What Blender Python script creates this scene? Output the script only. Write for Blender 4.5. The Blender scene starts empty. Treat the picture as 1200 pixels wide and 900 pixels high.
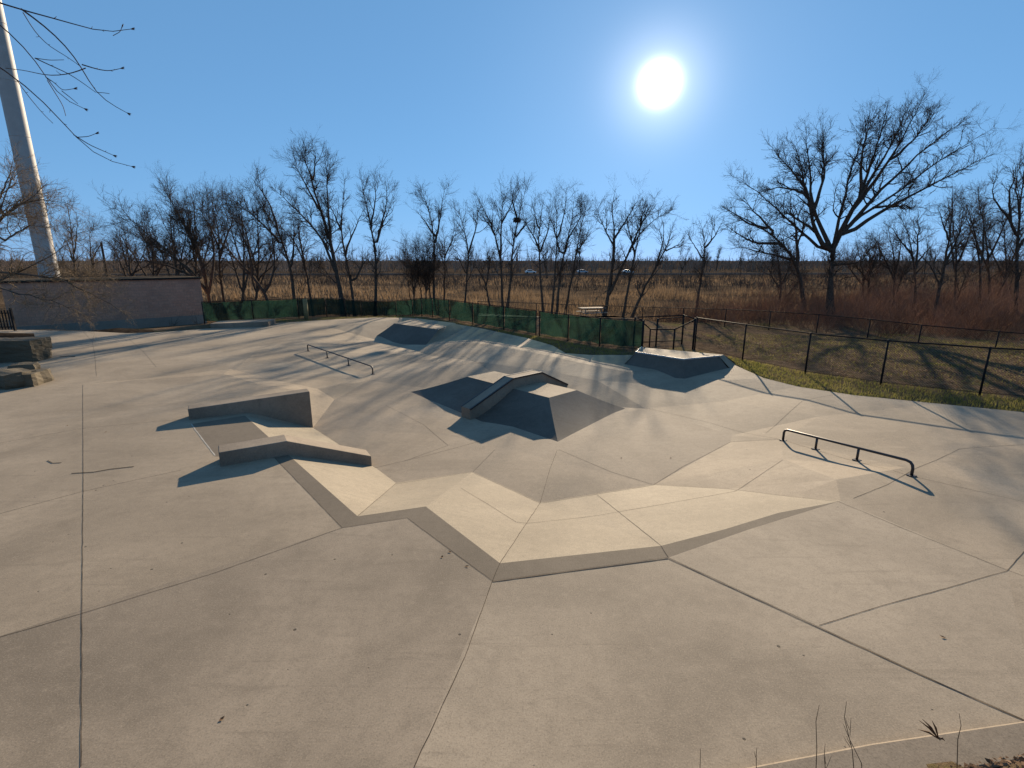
import bpy, math, random
import numpy as np
from mathutils import Vector
from mathutils.geometry import delaunay_2d_cdt

random.seed(7)
RNG = np.random.default_rng(11)
sc = bpy.context.scene
COL = sc.collection

# ------------------------------------------------------------------ camera model
F, CX, CY, H = 590.0, 600.0, 450.0, 3.5
PITCH = math.radians(13.8)
CT, ST = math.cos(PITCH), math.sin(PITCH)


def ray(px, py):
    r = (px - CX) / F
    u = (CY - py) / F
    return np.array([r, CT + u * ST, -ST + u * CT])


def P(px, py, z=0.0):
    d = ray(px, py)
    t = (z - H) / d[2]
    return np.array([d[0] * t, d[1] * t, z])


def PY(px, py, Y):
    d = ray(px, py)
    t = Y / d[1]
    return np.array([d[0] * t, Y, H + d[2] * t])


cam_d = bpy.data.cameras.new('camera')
cam_d.sensor_width = 36.0
cam_d.lens = F / 1200 * 36
cam_d.clip_start = 0.05
cam_d.clip_end = 20000
cam = bpy.data.objects.new('camera', cam_d)
COL.objects.link(cam)
cam.location = (0, 0, H)
cam.rotation_euler = (math.pi / 2 - PITCH, 0, 0)
sc.camera = cam

# ------------------------------------------------------------------ light
sd = ray(773, 98)
sd = sd / np.linalg.norm(sd)
SUN_EL = math.asin(sd[2])
SUN_AZ = math.atan2(sd[0], sd[1])
sun_d = bpy.data.lights.new('sun', 'SUN')
sun_d.energy = 5.0
sun_d.angle = math.radians(0.53)
sun_d.color = (1.0, 0.81, 0.58)
sun = bpy.data.objects.new('sun', sun_d)
COL.objects.link(sun)
sun.rotation_euler = Vector(-sd).to_track_quat('-Z', 'Y').to_euler()
sun.location = (20, 60, 40)

w = bpy.data.worlds.new('World')
sc.world = w
w.use_nodes = True
nt = w.node_tree
nt.nodes.clear()
out = nt.nodes.new('ShaderNodeOutputWorld')
bg = nt.nodes.new('ShaderNodeBackground')
sky = nt.nodes.new('ShaderNodeTexSky')
sky.sky_type = 'NISHITA'
sky.sun_disc = False
sky.sun_elevation = SUN_EL
sky.sun_rotation = SUN_AZ
sky.air_density = 1.0
sky.dust_density = 0.1
sky.ozone_density = 2.2
sky.altitude = 200
bg.inputs['Strength'].default_value = 0.1
# the overexposed sun and its aureole, as a function of direction in the sky
tc = nt.nodes.new('ShaderNodeTexCoord')
dot = nt.nodes.new('ShaderNodeVectorMath')
dot.operation = 'DOT_PRODUCT'
nrm = nt.nodes.new('ShaderNodeVectorMath')
nrm.operation = 'NORMALIZE'
nt.links.new(tc.outputs['Generated'], nrm.inputs[0])
nt.links.new(nrm.outputs[0], dot.inputs[0])
dot.inputs[1].default_value = tuple(sd)


def wmath(op, a, b=None):
    n = nt.nodes.new('ShaderNodeMath')
    n.operation = op
    for i, v in enumerate((a, b)):
        if v is None:
            continue
        if isinstance(v, (int, float)):
            n.inputs[i].default_value = v
        else:
            nt.links.new(v, n.inputs[i])
    return n.outputs[0]


SKY_C, SKY_K = 0.6, 1.13
dd = wmath('MAXIMUM', dot.outputs['Value'], 0.0)
g1 = wmath('MULTIPLY', wmath('POWER', dd, 4200.0), 30.0)
g2 = wmath('MULTIPLY', wmath('POWER', dd, 420.0), 2.4)
g3 = wmath('MULTIPLY', wmath('POWER', dd, 40.0), 0.35)
glow = wmath('ADD', wmath('ADD', g1, g2), g3)
comb = nt.nodes.new('ShaderNodeMix')
comb.data_type = 'RGBA'
comb.blend_type = 'ADD'
comb.inputs['Factor'].default_value = 1.0
gl = nt.nodes.new('ShaderNodeMix')
gl.data_type = 'RGBA'
gl.blend_type = 'MULTIPLY'
gl.inputs['Factor'].default_value = 1.0
nt.links.new(glow, gl.inputs['A'])
gl.inputs['B'].default_value = (1.0, 0.97, 0.92, 1)
# the camera's flat rendering of the bright sky: luminance range compressed, hue kept
lum = nt.nodes.new('ShaderNodeVectorMath')
lum.operation = 'DOT_PRODUCT'
nt.links.new(sky.outputs[0], lum.inputs[0])
lum.inputs[1].default_value = (0.25, 0.6, 0.15)
scl = wmath('MULTIPLY', wmath('POWER', wmath('MAXIMUM', lum.outputs['Value'], 0.01), -SKY_C), SKY_K)
skc = nt.nodes.new('ShaderNodeVectorMath')
skc.operation = 'SCALE'
tint = nt.nodes.new('ShaderNodeMix')
tint.data_type = 'RGBA'
tint.inputs['Factor'].default_value = 0.78
nrl = nt.nodes.new('ShaderNodeVectorMath')
nrl.operation = 'SCALE'
nrl.inputs[0].default_value = (0.38, 1.0, 1.95)
nt.links.new(lum.outputs['Value'], nrl.inputs['Scale'])
nt.links.new(sky.outputs[0], tint.inputs['A'])
nt.links.new(nrl.outputs[0], tint.inputs['B'])
nt.links.new(tint.outputs['Result'], skc.inputs[0])
nt.links.new(scl, skc.inputs['Scale'])
nt.links.new(skc.outputs[0], comb.inputs['A'])
nt.links.new(gl.outputs['Result'], comb.inputs['B'])
nt.links.new(comb.outputs['Result'], bg.inputs['Color'])
nt.links.new(bg.outputs[0], out.inputs[0])

vs = sc.view_settings
vs.view_transform = 'Standard'
vs.look = 'None'
vs.gamma = 1.0
vs.use_curve_mapping = False
vs.exposure = 1.0
sc.cycles.max_bounces = 6
sc.cycles.transparent_max_bounces = 12

# ------------------------------------------------------------------ materials


class NM:
    def __init__(s, name, rough=0.9, spec=0.25):
        s.m = bpy.data.materials.new(name)
        s.m.use_nodes = True
        s.t = s.m.node_tree
        s.b = s.t.nodes['Principled BSDF']
        s.b.inputs['Roughness'].default_value = rough
        s.b.inputs['Specular IOR Level'].default_value = spec
        s.tc = s.t.nodes.new('ShaderNodeTexCoord')
        s.co = s.tc.outputs['Object']

    def link(s, a, b):
        s.t.links.new(a, b)

    def mapping(s, scale=(1, 1, 1), rot=(0, 0, 0), co=None):
        n = s.t.nodes.new('ShaderNodeMapping')
        n.inputs['Scale'].default_value = scale
        n.inputs['Rotation'].default_value = rot
        s.link(co or s.co, n.inputs['Vector'])
        return n.outputs[0]

    def noise(s, scale, detail=4, rough=0.55, co=None, dist=0.0):
        n = s.t.nodes.new('ShaderNodeTexNoise')
        n.inputs['Scale'].default_value = scale
        n.inputs['Detail'].default_value = detail
        n.inputs['Roughness'].default_value = rough
        n.inputs['Distortion'].default_value = dist
        s.link(co or s.co, n.inputs['Vector'])
        return n.outputs['Fac']

    def voro(s, scale, co=None, feature='F1', rnd=1.0):
        n = s.t.nodes.new('ShaderNodeTexVoronoi')
        n.feature = feature
        n.inputs['Scale'].default_value = scale
        n.inputs['Randomness'].default_value = rnd
        s.link(co or s.co, n.inputs['Vector'])
        return n

    def ramp(s, fac, stops):
        n = s.t.nodes.new('ShaderNodeValToRGB')
        el = n.color_ramp.elements
        while len(el) < len(stops):
            el.new(0.5)
        for e, (p, c) in zip(el, stops):
            e.position = p
            e.color = (c, c, c, 1) if isinstance(c, (int, float)) else (*c, 1)
        s.link(fac, n.inputs[0])
        return n.outputs[0]

    def mix(s, a, b, fac, mode='MIX'):
        n = s.t.nodes.new('ShaderNodeMix')
        n.data_type = 'RGBA'
        n.blend_type = mode
        for v, i in ((a, 'A'), (b, 'B')):
            if isinstance(v, tuple):
                n.inputs[i].default_value = (*v, 1)
            else:
                s.link(v, n.inputs[i])
        if isinstance(fac, (int, float)):
            n.inputs['Factor'].default_value = fac
        else:
            s.link(fac, n.inputs['Factor'])
        return n.outputs['Result']

    def math(s, op, a, b=None):
        n = s.t.nodes.new('ShaderNodeMath')
        n.operation = op
        for i, v in enumerate((a, b)):
            if v is None:
                continue
            if isinstance(v, (int, float)):
                n.inputs[i].default_value = v
            else:
                s.link(v, n.inputs[i])
        return n.outputs[0]

    def bump(s, h, strength=0.3, dist=0.01):
        n = s.t.nodes.new('ShaderNodeBump')
        n.inputs['Strength'].default_value = strength
        n.inputs['Distance'].default_value = dist
        s.link(h, n.inputs['Height'])
        s.link(n.outputs[0], s.b.inputs['Normal'])

    def base(s, c):
        if isinstance(c, tuple):
            s.b.inputs['Base Color'].default_value = (*c, 1)
        else:
            s.link(c, s.b.inputs['Base Color'])
        return s.m


def sc3(c, k):
    return tuple(v * k for v in c)


def concrete(name, c, stain=0.5, pits=True, bump=0.25, streak=0.3, seed=(0, 0, 0)):
    n = NM(name, rough=0.85, spec=0.2)
    mp = n.t.nodes.new('ShaderNodeMapping')
    mp.inputs['Location'].default_value = seed
    n.link(n.co, mp.inputs['Vector'])
    n.co = mp.outputs[0]
    big = n.noise(0.35, 5, 0.6, dist=0.6)
    mid = n.noise(2.2, 6, 0.65)
    fine = n.noise(38, 4, 0.7)
    grain = n.noise(160, 2, 0.6)
    st = n.noise(1.6, 5, 0.6, co=n.mapping((0.35, 2.4, 1), (0, 0, math.radians(-38))))
    mot = n.noise(9, 5, 0.7)
    spk = n.noise(75, 2, 0.6)
    scf = n.noise(1.1, 3, 0.5, co=n.mapping((0.5, 8.0, 1), (0, 0, math.radians(28))), dist=0.8)
    col = n.mix(sc3(c, 1 - 0.42 * stain), sc3(c, 1 + 0.25 * stain), n.ramp(big, [(0.34, 0), (0.66, 1)]))
    col = n.mix(col, sc3(c, 0.55), n.math('MULTIPLY', n.ramp(mid, [(0.5, 0), (0.75, 1)]), 0.6 * stain))
    col = n.mix(col, sc3(c, 1.25), n.math('MULTIPLY', n.ramp(st, [(0.55, 0), (0.8, 1)]), streak))
    col = n.mix(col, sc3(c, 0.6), n.math('MULTIPLY', n.ramp(scf, [(0.62, 0), (0.7, 1)]), 0.4 * stain))
    col = n.mix(col, sc3(c, 0.62), n.math('MULTIPLY', n.ramp(mot, [(0.48, 0), (0.72, 1)]), 0.42))
    col = n.mix(col, sc3(c, 1.22), n.math('MULTIPLY', n.ramp(mot, [(0.3, 1), (0.45, 0)]), 0.35))
    col = n.mix(col, sc3(c, 0.5), n.math('MULTIPLY', n.ramp(fine, [(0.5, 0), (0.72, 1)]), 0.45))
    col = n.mix(col, sc3(c, 1.5), n.math('MULTIPLY', n.ramp(spk, [(0.54, 0), (0.7, 1)]), 0.4))
    col = n.mix(col, sc3(c, 0.45), n.math('MULTIPLY', n.ramp(spk, [(0.32, 1), (0.44, 0)]), 0.45))
    col = n.mix(col, sc3(c, 1.4), n.math('MULTIPLY', n.ramp(grain, [(0.55, 0), (0.75, 1)]), 0.35))
    col = n.mix(col, sc3(c, 0.45), n.math('MULTIPLY', n.ramp(n.noise(260, 1, 0.5), [(0.58, 0), (0.72, 1)]), 0.4))
    h = n.math('ADD', n.math('MULTIPLY', fine, 0.5), n.math('MULTIPLY', grain, 0.25))
    if pits:
        co = n.mapping((1, 1.0, 1))
        wob = n.noise(25, 2, 0.5)
        v = n.voro(4.3, co)
        sep = n.t.nodes.new('ShaderNodeSeparateColor')
        n.link(v.outputs['Color'], sep.inputs[0])
        size = n.math('MULTIPLY', n.math('MAXIMUM', n.math('SUBTRACT', sep.outputs[0], 0.3), 0.0), 0.115)
        d = n.math('SUBTRACT', n.math('ADD', v.outputs['Distance'], n.math('MULTIPLY', wob, 0.03)), size)
        pit = n.ramp(d, [(0.0, 1), (0.014, 0)])
        col = n.mix(col, sc3(c, 0.22), n.math('MULTIPLY', pit, 0.9))
        h = n.math('SUBTRACT', h, n.math('MULTIPLY', pit, 1.5))
    n.bump(h, bump, 0.008)
    return n.base(col)


def plain(name, c, rough=0.7, spec=0.3, var=0.25, scale=12, metal=0.0):
    n = NM(name, rough, spec)
    n.b.inputs['Metallic'].default_value = metal
    f = n.noise(scale, 5, 0.6)
    col = n.mix(sc3(c, 1 - var), sc3(c, 1 + var), n.ramp(f, [(0.3, 0), (0.7, 1)]))
    n.bump(n.noise(scale * 6, 3, 0.6), 0.15, 0.004)
    return n.base(col)


M = {}
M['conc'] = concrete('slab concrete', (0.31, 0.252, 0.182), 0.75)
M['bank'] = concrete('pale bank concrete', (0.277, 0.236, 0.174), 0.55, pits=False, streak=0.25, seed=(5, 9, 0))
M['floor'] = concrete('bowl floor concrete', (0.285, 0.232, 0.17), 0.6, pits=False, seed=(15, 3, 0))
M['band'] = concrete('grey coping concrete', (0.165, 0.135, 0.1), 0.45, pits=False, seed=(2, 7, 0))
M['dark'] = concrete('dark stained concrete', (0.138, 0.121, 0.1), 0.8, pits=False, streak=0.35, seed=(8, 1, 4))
M['ledge'] = concrete('ledge concrete', (0.235, 0.192, 0.145), 0.95, pits=False, streak=0.4, seed=(1, 2, 3))
M['foot'] = concrete('pale footing concrete', (0.27, 0.24, 0.2), 0.5, pits=False, seed=(4, 4, 4))
M['roofing'] = plain('tan roofing', (0.13, 0.1, 0.07), 0.95, 0.0, 0.3, 3)
M['curb'] = concrete('curb concrete', (0.2, 0.165, 0.125), 0.6, pits=False, seed=(6, 1, 2))
M['conc_light'] = concrete('lighter slab concrete', (0.325, 0.267, 0.196), 0.7, seed=(21, 4, 0))
M['conc_dark'] = concrete('greyer slab concrete', (0.285, 0.233, 0.172), 0.85, seed=(7, 31, 0))
M['joint'] = plain('joint dirt and drawn shadow', (0.06, 0.048, 0.038), 0.95, 0.1, 0.5, 3)
M['jointpale'] = plain('joint sealant', (0.36, 0.33, 0.28), 0.8, 0.2, 0.2, 3)
M['steel'] = plain('dark steel', (0.03, 0.024, 0.022), 0.45, 0.5, 0.4, 30)
M['coping'] = plain('worn steel', (0.32, 0.31, 0.3), 0.5, 0.4, 0.25, 25, 0.2)
M['black'] = plain('black coated steel', (0.012, 0.012, 0.013), 0.75, 0.15, 0.3, 30)
M['wire'] = plain('black coated wire', (0.012, 0.011, 0.011), 0.9, 0.05, 0.2, 30)
M['bark'] = plain('bark', (0.075, 0.058, 0.046), 0.95, 0.0, 0.45, 9)
M['barkgrey'] = plain('grey bark', (0.1, 0.084, 0.07), 0.95, 0.0, 0.45, 9)
M['barkpale'] = plain('pale twig bark', (0.2, 0.145, 0.09), 0.9, 0.15, 0.4, 6)
M['brush'] = plain('brush stems', (0.21, 0.115, 0.075), 0.95, 0.0, 0.5, 0.5)
M['brushdark'] = plain('dark brush stems', (0.08, 0.062, 0.05), 0.95, 0.0, 0.5, 0.3)
M['far'] = plain('far wood stems', (0.2, 0.15, 0.115), 0.95, 0.0, 0.4, 0.05)
M['rock'] = concrete('limestone', (0.12, 0.098, 0.066), 0.9, pits=False, bump=0.8, seed=(3, 3, 1))
M['white'] = plain('white painted steel', (0.4, 0.385, 0.36), 0.6, 0.25, 0.1, 0.8)
M['wood'] = plain('weathered wood', (0.22, 0.19, 0.155), 0.85, 0.1, 0.3, 8)
M['pole'] = plain('creosote pole', (0.06, 0.045, 0.036), 0.9, 0.0, 0.4, 6)
M['soil'] = plain('dark soil', (0.035, 0.027, 0.02), 0.98, 0.0, 0.6, 5)
M['gravel'] = plain('gravel', (0.3, 0.265, 0.22), 0.95, 0.1, 0.35, 9)
M['asphalt'] = plain('asphalt', (0.055, 0.053, 0.052), 0.95, 0.0, 0.3, 2)
M['glass'] = plain('dark window glass', (0.02, 0.022, 0.026), 0.1, 0.6, 0.1, 2)
M['carwhite'] = plain('white car paint', (0.72, 0.72, 0.72), 0.3, 0.5, 0.05, 2)
M['carsilver'] = plain('silver car paint', (0.42, 0.43, 0.45), 0.3, 0.5, 0.05, 2)
M['tyre'] = plain('tyre rubber', (0.015, 0.015, 0.015), 0.9, 0.1, 0.3, 6)
M['stub'] = plain('pale post', (0.2, 0.165, 0.08), 0.85, 0.2, 0.25, 8)


def blade_mat(name, c1, c2, scale=3, trans=0.35):
    n = NM(name, 0.8, 0.2)
    f = n.noise(scale, 4, 0.7)
    col = n.mix(c1, c2, n.ramp(f, [(0.3, 0), (0.7, 1)]))
    n.base(col)
    tr = n.t.nodes.new('ShaderNodeBsdfTranslucent')
    n.link(col, tr.inputs[0])
    mx = n.t.nodes.new('ShaderNodeMixShader')
    mx.inputs[0].default_value = trans
    o = n.t.nodes['Material Output']
    n.link(n.b.outputs[0], mx.inputs[1])
    n.link(tr.outputs[0], mx.inputs[2])
    n.link(mx.outputs[0], o.inputs[0])
    return n.m


M['grass'] = blade_mat('grass blades', (0.12, 0.135, 0.03), (0.26, 0.22, 0.075), 2.5, 0.55)
M['reed'] = blade_mat('dry reeds', (0.115, 0.08, 0.05), (0.27, 0.185, 0.11), 0.25)
M['leaf'] = blade_mat('dead leaves', (0.1, 0.05, 0.025), (0.26, 0.16, 0.09), 6, 0.25)
M['weed'] = blade_mat('dry weed', (0.1, 0.075, 0.05), (0.19, 0.14, 0.09), 6, 0.1)
M['bud'] = plain('twig bark with buds', (0.09, 0.055, 0.045), 0.8, 0.2, 0.4, 30)


def screen_mat():
    n = NM('green windscreen cloth', 0.8, 0.2)
    f = n.noise(1.3, 5, 0.6)
    st = n.noise(9, 3, 0.6, co=n.mapping((2.5, 2.5, 0.3)))
    col = n.mix((0.011, 0.027, 0.021), (0.022, 0.054, 0.041), n.ramp(f, [(0.3, 0), (0.7, 1)]))
    col = n.mix(col, (0.018, 0.036, 0.028), n.math('MULTIPLY', n.ramp(st, [(0.45, 0), (0.7, 1)]), 0.5))
    n.base(col)
    tr = n.t.nodes.new('ShaderNodeBsdfTranslucent')
    trc = n.mix(col, (0.014, 0.045, 0.032), 0.5)
    n.link(trc, tr.inputs[0])
    tp = n.t.nodes.new('ShaderNodeBsdfTransparent')
    tp.inputs[0].default_value = (0.55, 0.8, 0.7, 1)
    a = n.t.nodes.new('ShaderNodeMixShader')
    a.inputs[0].default_value = 0.5
    b = n.t.nodes.new('ShaderNodeMixShader')
    b.inputs[0].default_value = 0.16
    n.link(n.b.outputs[0], a.inputs[1])
    n.link(tr.outputs[0], a.inputs[2])
    n.link(a.outputs[0], b.inputs[1])
    n.link(tp.outputs[0], b.inputs[2])
    n.link(b.outputs[0], n.t.nodes['Material Output'].inputs[0])
    return n.m


M['screen'] = screen_mat()


def block_mat():
    n = NM('split face block', 0.95, 0.1)
    br = n.t.nodes.new('ShaderNodeTexBrick')
    br.inputs['Scale'].default_value = 1.0
    br.inputs['Brick Width'].default_value = 0.4
    br.inputs['Row Height'].default_value = 0.2
    br.inputs['Mortar Size'].default_value = 0.012
    br.inputs['Mortar Smooth'].default_value = 0.3
    br.inputs['Color1'].default_value = (0.5, 0.255, 0.17, 1)
    br.inputs['Color2'].default_value = (0.58, 0.31, 0.21, 1)
    br.inputs['Mortar'].default_value = (0.4, 0.235, 0.165, 1)
    n.link(n.mapping((1, 1, 1), (math.radians(90), 0, 0)), br.inputs['Vector'])
    g = n.noise(9, 5, 0.7)
    st = n.noise(0.6, 4, 0.6)
    col = n.mix(br.outputs['Color'], (0.16, 0.12, 0.1), n.math('MULTIPLY', n.ramp(g, [(0.4, 0), (0.75, 1)]), 0.5))
    col = n.mix(col, (0.17, 0.14, 0.12), n.math('MULTIPLY', n.ramp(st, [(0.45, 0), (0.75, 1)]), 0.5))
    n.bump(g, 0.8, 0.03)
    return n.base(col)


M['block'] = block_mat()


def ground_mat():
    n = NM('ground', 1.0, 0.0)
    a = n.noise(0.5, 6, 0.65, dist=0.4)
    b = n.noise(2.6, 6, 0.7)
    c = n.noise(22, 5, 0.75)
    d = n.noise(90, 3, 0.7)
    green = n.mix((0.09, 0.1, 0.028), (0.19, 0.17, 0.06), n.ramp(b, [(0.3, 0), (0.7, 1)]))
    brown = n.mix((0.08, 0.056, 0.038), (0.215, 0.157, 0.106), n.ramp(b, [(0.3, 0), (0.72, 1)]))
    near = n.mix(green, brown, n.ramp(a, [(0.3, 0), (0.47, 1)]))
    tan = n.mix((0.045, 0.033, 0.023), (0.15, 0.105, 0.066), n.ramp(n.noise(0.12, 6, 0.7), [(0.35, 0), (0.65, 1)]))
    farc = n.mix((0.05, 0.037, 0.027), (0.1, 0.073, 0.05), n.noise(0.02, 5, 0.6))
    sep = n.t.nodes.new('ShaderNodeSeparateXYZ')
    n.link(n.co, sep.inputs[0])
    mr = n.t.nodes.new('ShaderNodeMapRange')
    mr.inputs[1].default_value = 34
    mr.inputs[2].default_value = 46
    n.link(sep.outputs['Y'], mr.inputs[0])
    mr2 = n.t.nodes.new('ShaderNodeMapRange')
    mr2.inputs[1].default_value = 70
    mr2.inputs[2].default_value = 130
    n.link(sep.outputs['Y'], mr2.inputs[0])
    col = n.mix(near, tan, mr.outputs[0])
    col = n.mix(col, farc, mr2.outputs[0])
    col = n.mix(col, (0.03, 0.022, 0.015), n.math('MULTIPLY', n.ramp(c, [(0.5, 0), (0.7, 1)]), 0.55))
    col = n.mix(col, (0.26, 0.19, 0.12), n.math('MULTIPLY', n.ramp(d, [(0.62, 0), (0.74, 1)]), 0.5))
    n.bump(n.math('ADD', c, n.math('MULTIPLY', d, 0.5)), 0.9, 0.05)
    return n.base(col)


M['ground'] = ground_mat()

# ------------------------------------------------------------------ mesh helpers


def tag(o, label=None, cat=None, group=None, kind=None):
    if label:
        o['label'] = label
    if cat:
        o['category'] = cat
    if group:
        o['group'] = group
    if kind:
        o['kind'] = kind
    return o


def empty(name, loc, label, cat, group=None, rz=0.0):
    o = bpy.data.objects.new(name, None)
    COL.objects.link(o)
    o.location = loc
    o.rotation_euler = (0, 0, rz)
    o.empty_display_size = 0.2
    return tag(o, label, cat, group)


class MB:
    """collects shapes; build() links them as one mesh object"""

    def __init__(s):
        s.v, s.f, s.m, s.cur = [], [], [], 0

    def add(s, vs_, fs):
        o = len(s.v)
        s.v += [tuple(map(float, q)) for q in vs_]
        for f in fs:
            s.f.append(tuple(i + o for i in f))
            s.m.append(s.cur)
        return s

    def box(s, c, size, rz=0.0, bev=0.0):
        x, y, z = (k / 2 for k in size)
        ca, sa = math.cos(rz), math.sin(rz)
        if bev <= 0:
            pts = [(i * x, j * y, k * z) for i in (-1, 1) for j in (-1, 1) for k in (-1, 1)]
            fs = [(0, 1, 3, 2), (4, 6, 7, 5), (0, 4, 5, 1), (2, 3, 7, 6), (0, 2, 6, 4), (1, 5, 7, 3)]
            vv = pts
        else:
            vv, fs = bevel_box(x, y, z, bev)
        s.add([(c[0] + p[0] * ca - p[1] * sa, c[1] + p[0] * sa + p[1] * ca, c[2] + p[2]) for p in vv], fs)
        return s

    def tube(s, pts, r, k=8, cap=True):
        pts = [np.array(p, float) for p in pts]
        n = len(pts)
        rs = r if hasattr(r, '__len__') else [r] * n
        base = len(s.v)
        prev = None
        for i, p in enumerate(pts):
            t = pts[min(i + 1, n - 1)] - pts[max(i - 1, 0)]
            t = t / (np.linalg.norm(t) + 1e-9)
            if prev is None:
                a = np.array([0, 0, 1.0]) if abs(t[2]) < 0.9 else np.array([1.0, 0, 0])
                u = np.cross(t, a)
            else:
                u = prev - t * np.dot(prev, t)
            u = u / (np.linalg.norm(u) + 1e-9)
            prev = u
            v = np.cross(t, u)
            for j in range(k):
                a = 2 * math.pi * (j + 0.5) / k
                s.v.append(tuple(p + rs[i] * (math.cos(a) * u + math.sin(a) * v)))
        for i in range(n - 1):
            for j in range(k):
                a, b = base + i * k + j, base + i * k + (j + 1) % k
                s.f.append((a, b, b + k, a + k))
                s.m.append(s.cur)
        if cap:
            s.f.append(tuple(base + j for j in range(k))[::-1])
            s.m.append(s.cur)
            s.f.append(tuple(base + (n - 1) * k + j for j in range(k)))
            s.m.append(s.cur)
        return s

    def build(s, name, mats, parent=None, loc=None, smooth=False, bevel=0.0):
        me = bpy.data.meshes.new(name)
        vv = np.array(s.v, float).reshape(-1, 3)
        off = np.zeros(3)
        if loc is not None:
            off = np.array(loc, float)
        me.from_pydata([tuple(q) for q in (vv - off)], [], s.f)
        if not isinstance(mats, (list, tuple)):
            mats = [mats]
        for m_ in mats:
            me.materials.append(m_)
        if len(mats) > 1:
            me.polygons.foreach_set('material_index', s.m)
        if smooth:
            me.polygons.foreach_set('use_smooth', [True] * len(me.polygons))
        me.update()
        me.validate()
        o = bpy.data.objects.new(name, me)
        COL.objects.link(o)
        if loc is not None and parent is None:
            o.location = loc
        if parent is not None:
            o.parent = parent
        if bevel > 0:
            bm_ = o.modifiers.new('bevel', 'BEVEL')
            bm_.width = bevel
            bm_.segments = 2
            bm_.limit_method = 'ANGLE'
        return o


def bevel_box(x, y, z, b):
    vv, fs = [], []
    idx = {}
    for sx in (-1, 1):
        for sy in (-1, 1):
            for sz in (-1, 1):
                for ax in range(3):
                    q = [sx * (x - b), sy * (y - b), sz * (z - b)]
                    q[ax] = (sx * x, sy * y, sz * z)[ax]
                    idx[(sx, sy, sz, ax)] = len(vv)
                    vv.append(tuple(q))
    S = (-1, 1)
    for sgn in S:
        fs.append(tuple(idx[(sgn, a, c, 0)] for a, c in ((-1, -1), (1, -1), (1, 1), (-1, 1))))
        fs.append(tuple(idx[(a, sgn, c, 1)] for a, c in ((-1, -1), (1, -1), (1, 1), (-1, 1))))
        fs.append(tuple(idx[(a, c, sgn, 2)] for a, c in ((-1, -1), (1, -1), (1, 1), (-1, 1))))
    for a in S:
        for c in S:
            fs.append((idx[(a, c, -1, 0)], idx[(a, c, 1, 0)], idx[(a, c, 1, 1)], idx[(a, c, -1, 1)]))
            fs.append((idx[(a, -1, c, 0)], idx[(a, 1, c, 0)], idx[(a, 1, c, 2)], idx[(a, -1, c, 2)]))
            fs.append((idx[(-1, a, c, 1)], idx[(1, a, c, 1)], idx[(1, a, c, 2)], idx[(-1, a, c, 2)]))
            for d in S:
                fs.append((idx[(a, c, d, 0)], idx[(a, c, d, 1)], idx[(a, c, d, 2)]))
    return vv, fs


def raw_mesh(name, V, Fq, mat, quads=True, loc=None, parent=None):
    """fast mesh from numpy arrays"""
    me = bpy.data.meshes.new(name)
    V = np.asarray(V, np.float32)
    if loc is not None:
        V = V - np.asarray(loc, np.float32)
    k = Fq.shape[1]
    me.vertices.add(len(V))
    me.vertices.foreach_set('co', V.ravel())
    me.loops.add(Fq.size)
    me.loops.foreach_set('vertex_index', Fq.ravel().astype(np.int32))
    me.polygons.add(len(Fq))
    me.polygons.foreach_set('loop_start', np.arange(0, Fq.size, k, dtype=np.int32))
    me.polygons.foreach_set('loop_total', np.full(len(Fq), k, np.int32))
    me.materials.append(mat)
    me.update(calc_edges=True)
    o = bpy.data.objects.new(name, me)
    COL.objects.link(o)
    if parent is not None:
        o.parent = parent
    elif loc is not None:
        o.location = tuple(float(q) for q in loc)
    return o


def tubes(batches, k=3):
    """list of (pts (B,n,3), radii (B,n)) -> V, quads"""
    Vs, Fs, off = [], [], 0
    for pts, rad in batches:
        if len(pts) == 0:
            continue
        B, n, _ = pts.shape
        t = np.empty_like(pts)
        t[:, 1:-1] = pts[:, 2:] - pts[:, :-2]
        t[:, 0] = pts[:, 1] - pts[:, 0]
        t[:, -1] = pts[:, -1] - pts[:, -2]
        t /= np.linalg.norm(t, axis=2, keepdims=True) + 1e-9
        ref = np.where(np.abs(t[:, :1, 2:3]) < 0.9, np.array([0, 0, 1.0]), np.array([1.0, 0, 0]))
        ref = np.broadcast_to(ref, t.shape)
        u = np.cross(t, ref)
        u /= np.linalg.norm(u, axis=2, keepdims=True) + 1e-9
        v = np.cross(t, u)
        kk = k if rad.max() < 0.03 else 6
        ang = 2 * np.pi * np.arange(kk) / kk
        ring = (u[:, :, None, :] * np.cos(ang)[None, None, :, None] + v[:, :, None, :] * np.sin(ang)[None, None, :, None])
        V = pts[:, :, None, :] + ring * rad[:, :, None, None]
        Vs.append(V.reshape(-1, 3))
        b, i, j = np.meshgrid(np.arange(B), np.arange(n - 1), np.arange(kk), indexing='ij')
        o0 = off + b * n * kk + i * kk
        q = np.stack([o0 + j, o0 + (j + 1) % kk, o0 + kk + (j + 1) % kk, o0 + kk + j], -1).reshape(-1, 4)
        Fs.append(q)
        off += B * n * kk
    return np.concatenate(Vs), np.concatenate(Fs)


# ------------------------------------------------------------------ pavement surface
L = -0.6
VX = {}      # name -> xyz
CON = []     # constraint chains


def vx(name, px, py, z):
    VX[name] = P(px, py, z)
    return name


def wv(name, x, y, z):
    VX[name] = np.array([x, y, z], float)
    return name


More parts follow.
